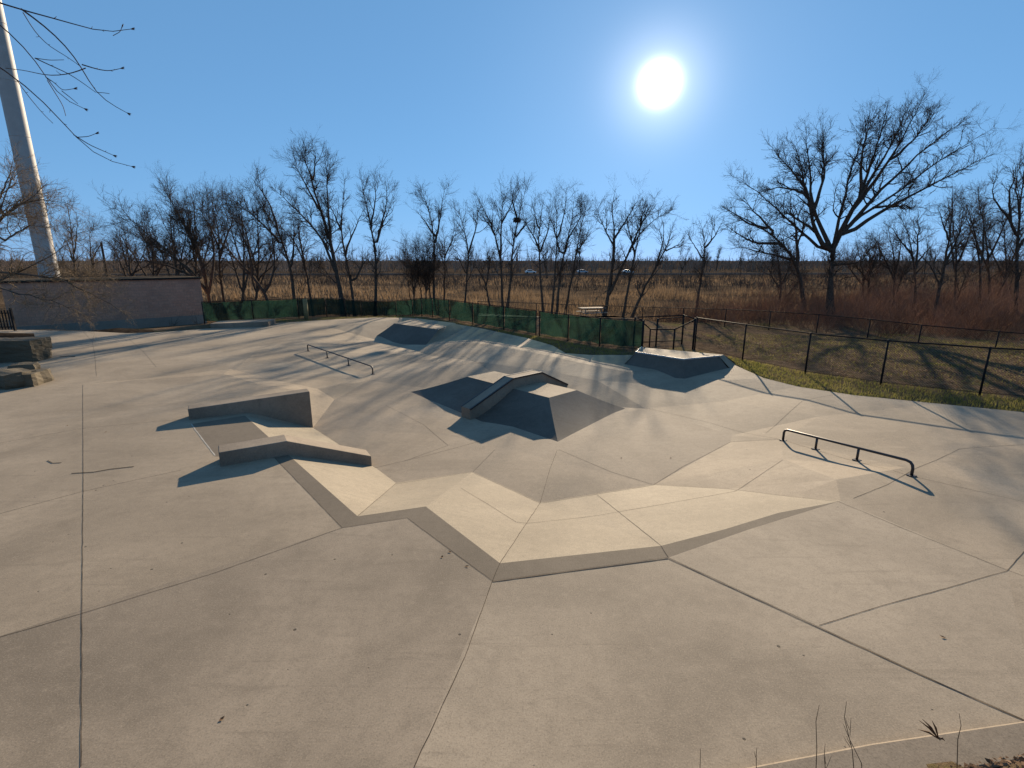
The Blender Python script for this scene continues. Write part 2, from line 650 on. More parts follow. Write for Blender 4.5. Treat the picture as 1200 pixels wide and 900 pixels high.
# outline, anticlockwise from the near left
OUT = [wv('o1', -32, 2.2, 0), wv('o2', 1.15, 2.62, 0), wv('o3', 1.76, 2.82, 0), wv('o4', 3.93, 3.12, 0),
       wv('o5', 9.5, 3.9, 0), wv('o6', 16, 5.5, 0), wv('o7', 18, 8.2, 0),
       vx('o8', 1200, 483, 0), vx('o9', 1100, 473, 0), vx('o10', 1000, 463, 0), vx('o11', 935, 453, 0), vx('o12', 895, 443, 0),
       vx('o13', 855, 425, -0.02), vx('o14', 800, 417, -0.05), vx('o15', 735, 416, -0.05), vx('o16', 693, 416, 0), vx('o17', 663, 414, 0),
       vx('o18', 648, 405, 0), vx('o19', 617, 396, 0), vx('o20', 560, 384, 0), vx('o21', 520, 377.5, 0), vx('o22', 480, 372.5, 0),
       vx('o23', 440, 372, 0), vx('o24', 395, 374, 0), vx('o25', 320, 379, 0), vx('o26', 245, 385, 0),
       vx('o27', 190, 389, 0), vx('o28', 150, 390.5, 0), vx('o29', 100, 388, 0), vx('o30', 20, 386.5, 0), wv('o31', -34, 25.2, 0)]
CON.append(OUT + [OUT[0]])
# bank: outer joint O, inner top edge I, foot B
I_ = [vx('i0', 287, 487, 0), vx('i1', 339, 534, 0), vx('i2', 419, 605, 0), vx('i3', 499, 593.5, 0), vx('i4', 586, 660, 0),
      vx('i5', 775, 639.5, 0), vx('i6', 850, 620, 0), vx('i7', 912, 601, 0), vx('i8', 955, 593, 0), vx('i9', 985, 587, 0)]
O_ = [vx('q0', 223, 497, 0), vx('q1', 252, 535, 0)]
CON.append(I_)
OB = [vx('b1', 322, 537, 0), vx('b2', 401, 618.5, 0), vx('b3', 477, 607, 0), vx('b4', 577, 681, 0), vx('b5', 783, 653.5, 0), vx('b6', 879, 620, 0), vx('b7', 940, 601, 0)]
CON.append(OB + ['i9'])
B_ = [vx('f0', 367, 501, L), vx('f1', 440, 548, L), vx('f2', 464, 566, L), vx('f3', 554, 553, L), vx('f4', 633, 589, L),
      vx('f5', 766, 568, L * 0.95)]
FR = [vx('r1', 854, 573, -0.33), vx('r2', 927, 582, -0.12)]
CON.append(B_ + FR + ['i9'])
CON += [['i0', 'f0'], ['i2', 'f2'], ['i3', 'f3'], ['i4', 'f4'], ['i5', 'r1']]
# low floor east end
vx('h0', 856, 518, -0.38)
vx('h1', 918, 538, -0.16)
vx('h2', 980, 562, 0.0)
vx('h3', 915, 515, -0.2)
vx('h4', 757, 479, -0.45)
vx('h5', 1060, 548, 0.0)
vx('h6', 858, 510, -0.36)
CON += [['f5', 'h0'], ['h0', 'h1', 'h2', 'i9'], ['h0', 'h3'], ['h4', 'h6', 'h3'], ['h1', 'r1'], ['h3', 'h5']]
# far side of the low floor
vx('c1', 500, 416, -0.48)
vx('c2', 560, 424, -0.28)
vx('c3', 640, 434, -0.18)
vx('c4', 700, 446, -0.24)
vx('c5', 765, 450, -0.26)
vx('c6', 850, 470, -0.24)
vx('c7', 960, 488, -0.08)
CON += [['c1', 'c2', 'c3', 'c4', 'c5', 'c6', 'c7']]
vx('d1', 560, 402, -0.08)
vx('d2', 620, 412, 0.0)
vx('d3', 680, 425, -0.03)
vx('d4', 735, 436, -0.1)
vx('d5', 468, 402, -0.55)
CON += [['d5', 'd1', 'd2', 'd3', 'd4']]
# west rise
vx('w1', 262, 438, 0.0)
vx('w2', 302, 449.5, -0.03)
vx('w3', 352, 458, -0.15)
vx('w4', 392, 468, L * 0.9)
vx('w1b', 270, 432.5, -0.12)
vx('w2b', 318, 444.5, -0.2)
vx('w3b', 372, 455.5, -0.32)
vx('w5', 300, 412, -0.02)
vx('w6', 352, 393, 0.0)
vx('w7', 385, 383, 0.0)
vx('w8', 432, 446, L * 0.85)
vx('w9', 436, 397, -0.5)
vx('w10', 360, 412, -0.2)
vx('w11', 437, 439, -0.5)
CON += [['w1', 'w2', 'w3', 'w4', 'f0'], ['w1b', 'w2b', 'w3b', 'w4'], ['w1', 'w5', 'w6', 'w7'], ['w7', 'w9', 'c1'], ['i0', 'w1'], ['w10', 'w11'], ['w4', 'w8']]
wv('m1', -22, 10, 0)
wv('m2', -9, 6, 0)
wv('m3', 8, 7, 0)
wv('m4', 0.5, 14.5, L)
wv('m5', -1.5, 11.5, L)
vx('j1a', 97, 451, 0)
vx('j1b', 95, 897, 0)
vx('j2a', -420, 878, 0)
vx('j3b', 486, 897, 0)
vx('j4b', 1250, 866, 0)
vx('j5a', 1180, 668, 0)
vx('j5b', 961, 733.5, 0)
CON += [['j1a', 'j1b'], ['j2a', 'b2'], ['b4', 'j3b'], ['b5', 'j4b'], ['i9', 'j5a', 'j5b']]
names = list(VX)
ni = {n_: i for i, n_ in enumerate(names)}
cedges = []
for ch in CON:
    for a, b in zip(ch[:-1], ch[1:]):
        cedges.append((ni[a], ni[b]))
co2, e2_, tris, ov, oe, of = delaunay_2d_cdt([Vector((VX[n_][0], VX[n_][1])) for n_ in names], cedges, [], 0, 1e-5)
pv = []
for i, c in enumerate(co2):
    if ov[i]:
        pv.append((c.x, c.y, VX[names[ov[i][0]]][2]))
    else:
        pv.append((c.x, c.y, None))
outl = np.array([VX[n_][:2] for n_ in OUT])


def inpoly(x, y, poly):
    ins = False
    n = len(poly)
    j = n - 1
    for i in range(n):
        xi, yi = poly[i]
        xj, yj = poly[j]
        if (yi > y) != (yj > y) and x < (xj - xi) * (y - yi) / (yj - yi) + xi:
            ins = not ins
        j = i
    return ins


# crossing points (none expected to matter) take the mean of their neighbours
for i, q in enumerate(pv):
    if q[2] is None:
        nb = {k for t in tris if i in t for k in t if pv[k][2] is not None}
        dw = [(1 / (math.hypot(pv[k][0] - q[0], pv[k][1] - q[1]) + 1e-3), pv[k][2]) for k in nb]
        pv[i] = (q[0], q[1], sum(a * b for a, b in dw) / sum(a for a, b in dw))
PVT = []
bank_poly = np.array([VX[k][:2] for k in I_ + FR[::-1] + B_[::-1]])
band_poly = np.array([VX[k][:2] for k in OB + ['i9'] + I_[:0:-1]])
pad_poly = np.array([VX[k][:2] for k in ('q0', 'i0', 'i1', 'b1', 'q1')])
floor_poly = np.array([VX[k][:2] for k in B_ + ['h0', 'h6', 'h4', 'c4', 'c3', 'c2', 'c1', 'w8', 'w4']])
PA = np.array(pv)
TR = []
for t in tris:
    c = PA[list(t)].mean(0)
    if inpoly(c[0], c[1], outl):
        TR.append(tuple(t))
TRA = np.array(TR)
A_, B0_, C_ = PA[TRA[:, 0]], PA[TRA[:, 1]], PA[TRA[:, 2]]


def zsurf(x, y):
    v0 = B0_[:, :2] - A_[:, :2]
    v1 = C_[:, :2] - A_[:, :2]
    v2 = np.array([x, y]) - A_[:, :2]
    den = v0[:, 0] * v1[:, 1] - v1[:, 0] * v0[:, 1]
    u = (v2[:, 0] * v1[:, 1] - v1[:, 0] * v2[:, 1]) / den
    v = (v0[:, 0] * v2[:, 1] - v2[:, 0] * v0[:, 1]) / den
    ok = np.where((u >= -1e-4) & (v >= -1e-4) & (u + v <= 1.0001))[0]
    if len(ok) == 0:
        return 0.0
    k = ok[0]
    return float(A_[k, 2] + u[k] * (B0_[k, 2] - A_[k, 2]) + v[k] * (C_[k, 2] - A_[k, 2]))


def S(px, py):
    """pixel -> point on the pavement surface"""
    z = 0.0
    for _ in range(14):
        q = P(px, py, z)
        z = 0.5 * z + 0.5 * zsurf(q[0], q[1])
    q = P(px, py, z)
    return q


pm = MB()
pm.v = [tuple(q) for q in pv]
for t in TR:
    c = PA[list(t)].mean(0)
    if inpoly(c[0], c[1], bank_poly):
        m_ = 1
    elif inpoly(c[0], c[1], band_poly) or inpoly(c[0], c[1], pad_poly):
        m_ = 2
    elif inpoly(c[0], c[1], floor_poly):
        m_ = 3
    else:
        m_ = 0
        side = lambda p, q: np.sign((VX[q][0] - VX[p][0]) * (c[1] - VX[p][1]) - (VX[q][1] - VX[p][1]) * (c[0] - VX[p][0]))
        if c[1] < 2.8:
            m_ = 7 if c[0] < -0.6 else 6
        elif c[1] < 8.5:
            if side('b4', 'j3b') > 0 and side('b5', 'j4b') < 0 and c[1] < VX['b5'][1] + 0.1:
                m_ = 6
            elif side('b4', 'j3b') < 0 and side('j2a', 'b2') < 0 and c[0] < 0.3:
                m_ = 7
            elif side('b5', 'j4b') > 0 and c[0] > 2 and side('i9', 'j5a') < 0:
                m_ = 6
    a, b, c3 = (PA[k] for k in t)
    if np.cross(b - a, c3 - a)[2] < 0:
        t = t[::-1]
    pm.f.append(tuple(t))
    pm.m.append(m_)
# slab edge skirt
base = len(pm.v)
for k in OUT:
    q = VX[k]
    pm.v.append(tuple(q))
    pm.v.append((q[0], q[1], q[2] - 0.25))
nO = len(OUT)
for i in range(nO):
    a, b = base + 2 * i, base + 2 * ((i + 1) % nO)
    pm.f.append((a, a + 1, b + 1, b))
    pm.m.append(0)


def strip(pts, wd, mat, lift=0.003, step=0.12, wob=0.0):
    """a joint or drawn shadow line: a narrow dark strip draped on the slab"""
    pts = [np.asarray(p, float)[:2] for p in pts]
    path = [pts[0]]
    for a, b in zip(pts[:-1], pts[1:]):
        n = max(1, int(np.linalg.norm(b - a) / step))
        for i in range(1, n + 1):
            path.append(a + (b - a) * i / n)
    path = np.array(path)
    t = np.gradient(path, axis=0)
    t /= np.linalg.norm(t, axis=1, keepdims=True) + 1e-9
    nr = np.stack([-t[:, 1], t[:, 0]], 1)
    if wob:
        path = path + nr * RNG.normal(0, wob, (len(path), 1))
    vv = []
    for p, n in zip(path, nr):
        ww = wd * (0.8 + 0.4 * RNG.random())
        for s_ in (-0.5, 0.5):
            q = p + n * s_ * ww
            vv.append((q[0], q[1], zsurf(q[0], q[1]) + lift))
    fs = [(2 * i, 2 * i + 2, 2 * i + 3, 2 * i + 1) for i in range(len(path) - 1)]
    fs = [f if np.cross(np.subtract(vv[f[1]], vv[f[0]]), np.subtract(vv[f[2]], vv[f[0]]))[2] > 0 else f[::-1] for f in fs]
    pm.cur = mat
    pm.add(vv, fs)
    pm.cur = 0


def jl(pxs, wd=0.006, mat=4):
    strip([S(*p) for p in pxs], wd, mat, wob=0.0015)


JOINTS_AND_SHADOW = [
    [(97, 451), (97.5, 560), (96, 720), (95, 899)],
    [(-200, 808), (-60, 764), (96, 719), (250, 672), (401, 618.5)],
    [(-60, 618), (97, 576), (212, 551)],
    [(-60, 530), (97, 502), (217, 491)],
    [(577, 681), (545, 770), (485, 899)],
    [(783, 653.5), (960, 735), (1100, 800), (1260, 870)],
    [(960, 733), (1040, 708), (1100, 692), (1180, 669), (1215, 630)],
    [(983, 588), (1060, 620), (1180, 668), (1240, 690)],
    [(915, 515), (985, 536), (1060, 556), (1260, 602)],
    [(757, 478), (830, 495), (915, 515)],
    [(897, 508), (940, 470), (985, 461)],
    [(1075, 548), (1125, 526), (1220, 520)],
    [(1000, 584), (1040, 568), (1075, 548)],
    [(766, 568), (800, 547), (856, 518)],
    [(856, 518), (915, 515)],
    [(860, 576), (917, 539)],
    [(766, 568), (854, 573), (927, 582), (983, 588)],
    [(633, 589), (645, 548), (653, 527)],
    [(554, 553), (580, 527)],
    [(440, 548), (500, 534), (585, 510)],
    [(655, 527), (716, 553), (766, 568)],
    [(475, 540), (525, 522), (497, 498), (452, 475)],
    [(700, 580), (775, 640), (783, 653)],
    [(586, 660), (577, 681)],
    [(540, 572), (605, 612), (700, 604), (860, 576)],
    [(586, 660), (633, 589)],
    [(419, 605), (464, 566)],
    [(98, 389), (108, 400), (111, 415), (113, 441)],
    [(152, 398), (168, 412), (183, 430)],
    [(440, 398), (500, 414), (545, 418), (570, 432)],
    [(830, 450), (860, 452), (900, 457)],  # shadow of the fence's top rail, drawn as a dark strip
    [(367, 501), (440, 548)],
    [(322, 537), (401, 618.5), (477, 607), (577, 681), (783, 653.5)],
]
for j in JOINTS_AND_SHADOW:
    jl(j)
# deeper open joint below the bank's rim and the pale sealed joint between the ledges
jl([(577, 682), (680, 668.5), (783, 655)], 0.013)
jl([(783, 655), (960, 736.5), (1100, 801), (1260, 871)], 0.01)
jl([(224, 497), (252, 534)], 0.025, 5)
jl([(464, 566.5), (554, 553.5), (633, 589.5), (766, 568.5)], 0.01)
pave = pm.build('pavement', [M['conc'], M['bank'], M['band'], M['floor'], M['joint'], M['jointpale'], M['conc_light'], M['conc_dark']])
tag(pave, kind='structure')

# ------------------------------------------------------------------ terrain


def sst(a, b, x):
    t = min(1, max(0, (x - a) / (b - a)))
    return t * t * (3 - 2 * t)


def zter(x, y):
    z = -0.03
    # slope the photographer stands on
    edge = 2.45 + 0.13 * max(0, x)
    if y < edge:
        z += min(1.75, 0.1 + (edge - y) * 0.62)
    # hollow beside the block building
    z -= 1.03 * sst(26.0, 32, y) * sst(-18.5, -20.5, x)
    # grass falls away from the slab towards the cloth fence
    sg = (y - (24.1 - 1.38 * (x - 1.3))) / 1.7
    z -= 0.1 * sst(-1.0, 0.5, sg) * sst(-4, -0.5, x) * sst(7.5, 4.5, x)
    # ground falls away beyond the fences
    z -= 0.5 * sst(18, 30, y) * sst(7, 11, x) + 1.2 * sst(31, 45, y) * sst(18, 9, x) * sst(-22, -18, x)
    z -= 0.6 * sst(31, 44, y) * sst(10, 16, x)
    z -= 0.9 * sst(60, 190, y)
    r = math.hypot(x, y)
    z += 2.6 * sst(450, 1500, r) + 0.3 * math.sin(x * 0.006 + 1) * sst(300, 700, r)
    z += 0.05 * math.sin(x * 0.7) * math.sin(y * 0.53 + 1) * sst(34, 40, y)
    return z


gp, gz, gcon = [], [], []
for k in OUT:
    gp.append(Vector(VX[k][:2]))
    gz.append(VX[k][2] - 0.045)
for i in range(nO):
    gcon.append((i, (i + 1) % nO))
cen = outl.mean(0)
ninner = len(gp)
# sunk inner sheet under the slab
for i in range(nO):
    a, b, c = outl[i - 1], outl[i], outl[(i + 1) % nO]
    t = (c - a) / np.linalg.norm(c - a)
    n_in = np.array([-t[1], t[0]])
    q = b + n_in * 0.35
    if inpoly(q[0], q[1], outl):
        gp.append(Vector(q))
        gz.append(-1.3)
for x_, y_ in ((0.7, 2.24), (1.2, 2.36), (1.7, 2.45), (2.6, 2.66), (3.3, 2.79), (3.95, 2.88), (5.2, 3.02), (6.5, 3.23), (8, 3.44), (9.5, 3.66)):
    for dy_, z_ in ((0.0, 0.08), (0.25, 0.17), (0.5, 0.3)):
        gp.append(Vector((x_, y_ - dy_ - 0.06)))
        gz.append(z_)
rads = [1.0]
while rads[-1] < 3500:
    rads.append(rads[-1] * 1.11 + 0.25)
for ri, r in enumerate(rads):
    na = 72 if r > 3 else 16
    for k in range(na):
        a = 2 * math.pi * (k + 0.5 * (ri % 2)) / na
        x, y = r * math.sin(a), 4 + r * math.cos(a)
        dmin = np.min(np.linalg.norm(outl - np.array([x, y]), axis=1))
        if inpoly(x, y, outl):
            if dmin > 0.9:
                # keep clear of the edge
                e = 1e9
                for i in range(nO):
                    p0, p1 = outl[i], outl[(i + 1) % nO]
                    s_ = np.clip(np.dot(np.array([x, y]) - p0, p1 - p0) / np.dot(p1 - p0, p1 - p0), 0, 1)
                    e = min(e, np.linalg.norm(np.array([x, y]) - p0 - s_ * (p1 - p0)))
                if e > 0.5:
                    gp.append(Vector((x, y)))
                    gz.append(-1.3)
        else:
            gp.append(Vector((x, y)))
            gz.append(zter(x, y))
gco, ge, gt, gov, _, _ = delaunay_2d_cdt(gp, gcon, [], 0, 1e-5)
GA = np.array([(c.x, c.y, gz[gov[i][0]] if gov[i] else -0.1) for i, c in enumerate(gco)])
gm = MB()
gm.v = [tuple(q) for q in GA]
for t in gt:
    a, b, c = (GA[k] for k in t)
    if np.cross(b - a, c - a)[2] < 0:
        t = t[::-1]
    gm.f.append(tuple(t))
    gm.m.append(0)
tag(gm.build('ground', M['ground'], smooth=True), kind='structure')


def sheet(name, pxs, z, mat, lift=0.03):
    mb = MB()
    pts = [P(a, b, z) for a, b in pxs]
    mb.add([(p[0], p[1], zter(p[0], p[1]) + lift) for p in pts], [tuple(range(len(pts)))])
    return tag(mb.build(name, mat), kind='structure')


# ------------------------------------------------------------------ skate features
# A-frame pyramid: 45 degree box with banked sides
PB = np.array([1.07, 10.6])
E1 = np.array([-0.69, 0.72])
E1 /= np.linalg.norm(E1)
E2 = np.array([-E1[1] * -1, -E1[0]])
E2 = np.array([E1[1], -E1[0]])


def pw(a, b, z):
    q = PB + a * E1 + b * E2
    return (q[0], q[1], z)


ZT = -0.02


def bank_face(mb, lo0, lo1, hi0, hi1, z0, z1, n=10, p=1.35, m=14):
    vv, fs = [], []
    for i in range(n + 1):
        v = i / n
        for j in range(m + 1):
            u = j / m
            lo = np.array(lo0) * (1 - u) + np.array(lo1) * u
            hi = np.array(hi0) * (1 - u) + np.array(hi1) * u
            q = lo * (1 - v) + hi * v
            vv.append((q[0], q[1], z0 + (z1 - z0) * v ** p))
    for i in range(n):
        for j in range(m):
            a = i * (m + 1) + j
            fs.append((a, a + 1, a + m + 2, a + m + 1))
    mb.add(vv, fs)


LB, WB = 6.75, 3.75
t0, t1, u0, u1 = 1.67, 5.1, 1.47, 2.62
zb = L - 0.004
c_ = lambda a, b: np.array(pw(a, b, 0)[:2])
pyr = empty('pyramid', pw(LB / 2, WB / 2, L), 'dark concrete pyramid with banked faces carrying the bent ledge in the middle of the park', 'ramp')
pyr_off = np.array(pw(LB / 2, WB / 2, L))
mb = MB()
mb.add([pw(t0, u0, ZT), pw(t0, u1, ZT), pw(t1, u1, ZT), pw(t1, u0, ZT)], [(0, 1, 2, 3)])
mb.build('platform', M['conc'], pyr, pyr_off)
for a, b, cc, d in (((LB, 0), (0, 0), (t0, u0), (t1, u0)), ((0, 0), (0, WB), (t0, u1), (t0, u0)),
                    ((0, WB), (LB, WB), (t1, u1), (t0, u1)), ((LB, WB), (LB, 0), (t1, u0), (t1, u1))):
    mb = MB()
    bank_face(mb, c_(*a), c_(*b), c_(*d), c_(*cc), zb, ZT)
    sunny = a[1] == WB  # sun-facing bank takes paler concrete, its lit tone put into the colour
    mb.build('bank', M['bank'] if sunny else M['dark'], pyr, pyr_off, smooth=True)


def ledge(name, top, width_dir, width, bottoms, label, cat='ledge', mat=None):
    """solid ledge: front top line `top` (xyz list), front bottom heights, extruded along width_dir"""
    wd = np.array([width_dir[0], width_dir[1], 0.0])
    wd = wd / np.linalg.norm(wd) * width
    n = len(top)
    mb = MB()
    vv = []
    for i in range(n):
        t = np.array(top[i], float)
        b = np.array([t[0], t[1], bottoms[i]])
        vv += [t, b, t + wd, b + wd]
    fs = []
    for i in range(n - 1):
        a, b = 4 * i, 4 * i + 4
        fs += [(a, a + 1, b + 1, b), (a + 2, b + 2, b + 3, a + 3), (a, b, b + 2, a + 2)]
    fs += [(0, 2, 3, 1), (4 * n - 4, 4 * n - 3, 4 * n - 1, 4 * n - 2)]
    mb.add(vv, fs)
    loc = np.array(top[0], float)
    loc[2] = bottoms[0]
    o = mb.build(name, mat or M['ledge'], None, loc, bevel=0.012)
    return tag(o, label, cat)


# bent ledge over the pyramid (rides at e1 = 3.0 .. 3.35)
aw, ah = 3.02, 0.3
zz = lambda b: zb + (ZT - zb) * (min(1, max(0, b / u0)) ** 1.35) if b < u1 else zb + (ZT - zb) * (min(1, max(0, (WB - b) / (WB - u1))) ** 1.35)
bb = [-0.12, 0.3, 0.7, 1.1, u0, u1, 2.85, 3.2, 3.5, WB + 0.1]
topz = []
for b in bb:
    if b <= u0:
        zt_ = L + ah + (ZT - L) * max(0, (b + 0.12) / (u0 + 0.12))
    elif b <= u1:
        zt_ = ZT + ah
    else:
        zt_ = ZT + ah - (ZT - L) * (b - u1) / (WB + 0.1 - u1)
    topz.append(zt_)
axl = empty('bent_ledge', pw(aw, 0, L), 'bent concrete ledge climbing over the dark pyramid and down its far side', 'ledge')
loc0 = np.array(pw(aw, 0, L))
mb = MB()
vv, fs = [], []
for b, zt_ in zip(bb, topz):
    zl = max(min(zz(b), zt_ - 0.1), L) - 0.05
    vv += [pw(aw, b, zt_), pw(aw, b, zl), pw(aw + 0.36, b, zt_), pw(aw + 0.36, b, zl)]
for i in range(len(bb) - 1):
    a, b = 4 * i, 4 * i + 4
    fs += [(a, b, b + 1, a + 1), (a + 2, a + 3, b + 3, b + 2), (a, a + 2, b + 2, b)]
n4 = 4 * len(bb)
fs += [(0, 1, 3, 2), (n4 - 4, n4 - 2, n4 - 1, n4 - 3)]
mb.add(vv, fs)
mb.build('ledge_body', M['ledge'], axl, loc0)
for k, off in enumerate((0.0, 0.36)):
    mb = MB()
    bends = [0, 4, 5, 9]
    pts = [pw(aw + off, bb[i], topz[i] - 0.012) for i in bends]
    mb.tube(pts, 0.03, 4)
    mb.build('edge_coping', M['steel'], axl, loc0)

# ledges at the left bank
AX = np.array([0.862, 0.507])
AX /= np.linalg.norm(AX)
WD = np.array([-AX[1], AX[0]])
l2a = P(258.5, 547, 0)
l2k = P(336, 530, 0)
l2e = P(436, 547, L)
l2k2 = l2a + np.append(AX * np.linalg.norm((l2k - l2a)[:2]), 0)
AX2 = (l2e - l2k2)[:2]
ld = ledge('down_ledge', [(l2a[0], l2a[1], 0.26), (l2k2[0], l2k2[1], 0.27), (l2e[0], l2e[1], L + 0.23)], WD, 0.42, [-0.05, -0.05, L - 0.05],
           'low concrete ledge that bends down the pale bank, nearest the camera')
l1a = P(222, 492, 0)
l1e = P(367, 501.5, L)
l1m = l1a + (l1e - l1a) * 0.45
up_ = ledge('flat_ledge', [(l1a[0], l1a[1], 0.25), (l1m[0], l1m[1], 0.295), (l1e[0], l1e[1], 0.35)], WD, 0.36, [-0.05, -0.25, L - 0.05],
            'tall straight concrete ledge whose side deepens to a wedge down the bank')
# far low pad beside the green screen
fa, fb = P(247, 385, 0), P(315, 382.5, 0)
ledge('manual_pad', [(fa[0], fa[1], 0.26), (fb[0], fb[1], 0.26)], (-0.15, 1), 1.3, [-0.05, -0.05],
      'long low concrete pad in front of the green screen, beside the block building')


def rail(name, bases, h, label):
    b0, b1 = np.array(bases[0]), np.array(bases[-1])
    root = empty(name, tuple(b0), label, 'grind rail')
    loc = b0
    ax = (b1 - b0) / np.linalg.norm(b1 - b0)
    r = 0.024
    z0, z1 = b0[2] + h, b1[2] + h
    pts = [b0 + (0, 0, -0.02), b0 + (0, 0, h - 0.07), b0 + (0, 0, h - 0.02) + ax * 0.02, b0 + (0, 0, h) + ax * 0.07]
    end = [b1 + (0, 0, h) - ax * 0.12, b1 + (0, 0, h - 0.02) - ax * 0.05, b1 + (0, 0, h - 0.06) - ax * 0.015, b1 + (0, 0, h - 0.12), b1 + (0, 0, -0.02)]
    MB().tube(pts + end, r, 8).build('rail', M['steel'], root, loc, smooth=True)
    for b in bases[1:-1]:
        b = np.array(b)
        s_ = np.dot(b - b0, ax) / np.linalg.norm(b1 - b0)
        zt_ = z0 + (z1 - z0) * s_
        MB().tube([b + (0, 0, -0.02), (b[0], b[1], zt_ - 0.01)], 0.022, 8).build('post', M['steel'], root, loc, smooth=True)
    for b in bases:
        MB().box((b[0], b[1], b[2] + 0.005), (0.11, 0.11, 0.014), math.atan2(ax[1], ax[0])).build('foot_plate', M['steel'], root, loc)
    return root


def railpts(pa, pb, fr, dz=0.0):
    a, b = S(*pa), S(*pb)
    res = []
    for f in fr:
        q = a + (b - a) * f
        res.append(np.array([q[0], q[1], zsurf(q[0], q[1]) + 0.001]))
    return res


rail('grind_rail', railpts((917.5, 516), (1068, 557.5), (0, 0.3, 0.63, 1)), 0.245, 'dark steel grind rail standing alone on the sunny right side of the slab')
rail('grind_rail', railpts((361, 411.5), (437, 438.5), (0, 0.33, 0.66, 1)), 0.28, 'thin steel grind rail behind the two left ledges, among the tree shadows')

# far hip
hip = empty('hip_ramp', (-4, 26, -0.5), 'shaded dark ramp at the far edge of the slab below the green screen', 'ramp')
hoff = np.array((-4, 26, -0.5))
ta, tb, tcc, td = np.array([-6.35, 27.15]), np.array([-3.6, 24.7]), np.array([-3.1, 27.3]), np.array([-5.6, 29.6])
ba, bbp, bc, bd = np.array([-7.6, 26.9]), np.array([-4.3, 23.2]), np.array([-1.5, 26.4]), np.array([-5.0, 31.5])
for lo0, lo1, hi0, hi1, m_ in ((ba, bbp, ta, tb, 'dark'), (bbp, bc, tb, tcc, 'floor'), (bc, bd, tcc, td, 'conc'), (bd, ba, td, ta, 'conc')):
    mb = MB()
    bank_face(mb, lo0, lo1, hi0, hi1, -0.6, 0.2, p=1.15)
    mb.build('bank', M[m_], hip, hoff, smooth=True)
MB().add([(*q, 0.2) for q in (ta, tb, tcc, td)], [(0, 1, 2, 3)]).build('platform', M['conc'], hip, hoff)

# quarter pipe hip by the gate
zt_ = 0.33
TL, TM, TRr = P(745, 413, zt_), P(800, 421.5, zt_), P(843, 417.5, zt_)
BM = TM + np.array([-0.1, -0.75, 0])
BL, BR = P(722, 428.5, -0.12), TRr + np.array([0.55, -0.35, 0])
BM[2] = -0.18
TB = P(752, 407, zt_)
TBR = P(848, 415.6, zt_)
qp = empty('quarter_pipe', tuple(BM), 'angled concrete quarter pipe with pale top and two shaded faces beside the gate', 'ramp')
qo = BM.copy()
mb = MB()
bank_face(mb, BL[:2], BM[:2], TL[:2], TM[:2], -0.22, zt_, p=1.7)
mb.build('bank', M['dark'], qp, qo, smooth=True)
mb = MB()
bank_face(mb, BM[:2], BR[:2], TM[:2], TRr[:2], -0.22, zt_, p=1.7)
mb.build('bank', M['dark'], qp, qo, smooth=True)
# back and side skirts plus deck
mb = MB()
BLb = np.array([TB[0] - 0.5, TB[1] + 0.25])
bank_face(mb, BLb, BL[:2], TB[:2], TL[:2], -0.22, zt_, p=1.5)
mb.build('side_bank', M['conc'], qp, qo, smooth=True)
mb = MB()
bank_face(mb, BR[:2], np.array([TBR[0] + 0.9, TBR[1] + 0.3]), TRr[:2], TBR[:2], -0.22, zt_, p=1.3)
bank_face(mb, np.array([TBR[0] + 0.9, TBR[1] + 0.3]), BLb, TBR[:2], TB[:2], -0.22, zt_, p=1.0)
mb.build('back_bank', M['conc'], qp, qo, smooth=True)
MB().add([TL, TM, TRr, TBR, TB], [(0, 1, 2, 3, 4)]).build('platform', M['conc'], qp, qo)
MB().tube([TB + (0, 0, 0.002), TL + (0, 0, 0.002), TM + (0, 0, 0.002), TRr + (0, 0, 0.002)], 0.035, 8).build('coping', M['coping'], qp, qo, smooth=True)

# ------------------------------------------------------------------ curb, stones, building
ca, cb, ccv = np.array([1.0, 2.60]), np.array([3.93, 3.12]), np.array([9.5, 3.9])
mb = MB()
cpts = [np.array([0.6, 2.52]), ca + (0.55, 0.14), np.array([2.6, 2.93]), cb, np.array([6.5, 3.48]), ccv]
vv, fs = [], []
for i, p in enumerate(cpts):
    t = cpts[min(i + 1, len(cpts) - 1)] - cpts[max(i - 1, 0)]
    t /= np.linalg.norm(t)
    n = np.array([t[1], -t[0]])
    for off, z in ((0.0, -0.1), (0.0, 0.085), (0.02, 0.1), (0.26, 0.105), (0.28, 0.09), (0.28, -0.2)):
        q = p + n * off
        vv.append((q[0], q[1], z))
for i in range(len(cpts) - 1):
    for j in range(5):
        a = 6 * i + j
        fs.append((a, a + 6, a + 7, a + 1))
fs += [(0, 1, 2, 3, 4, 5), tuple(6 * (len(cpts) - 1) + j for j in (5, 4, 3, 2, 1, 0))]
mb.add(vv, fs)
tag(mb.build('curb', M['curb'], None, (2.6, 2.93, 0)), 'pale concrete curb edging the slab beside the weeds at the lower right', 'curb')


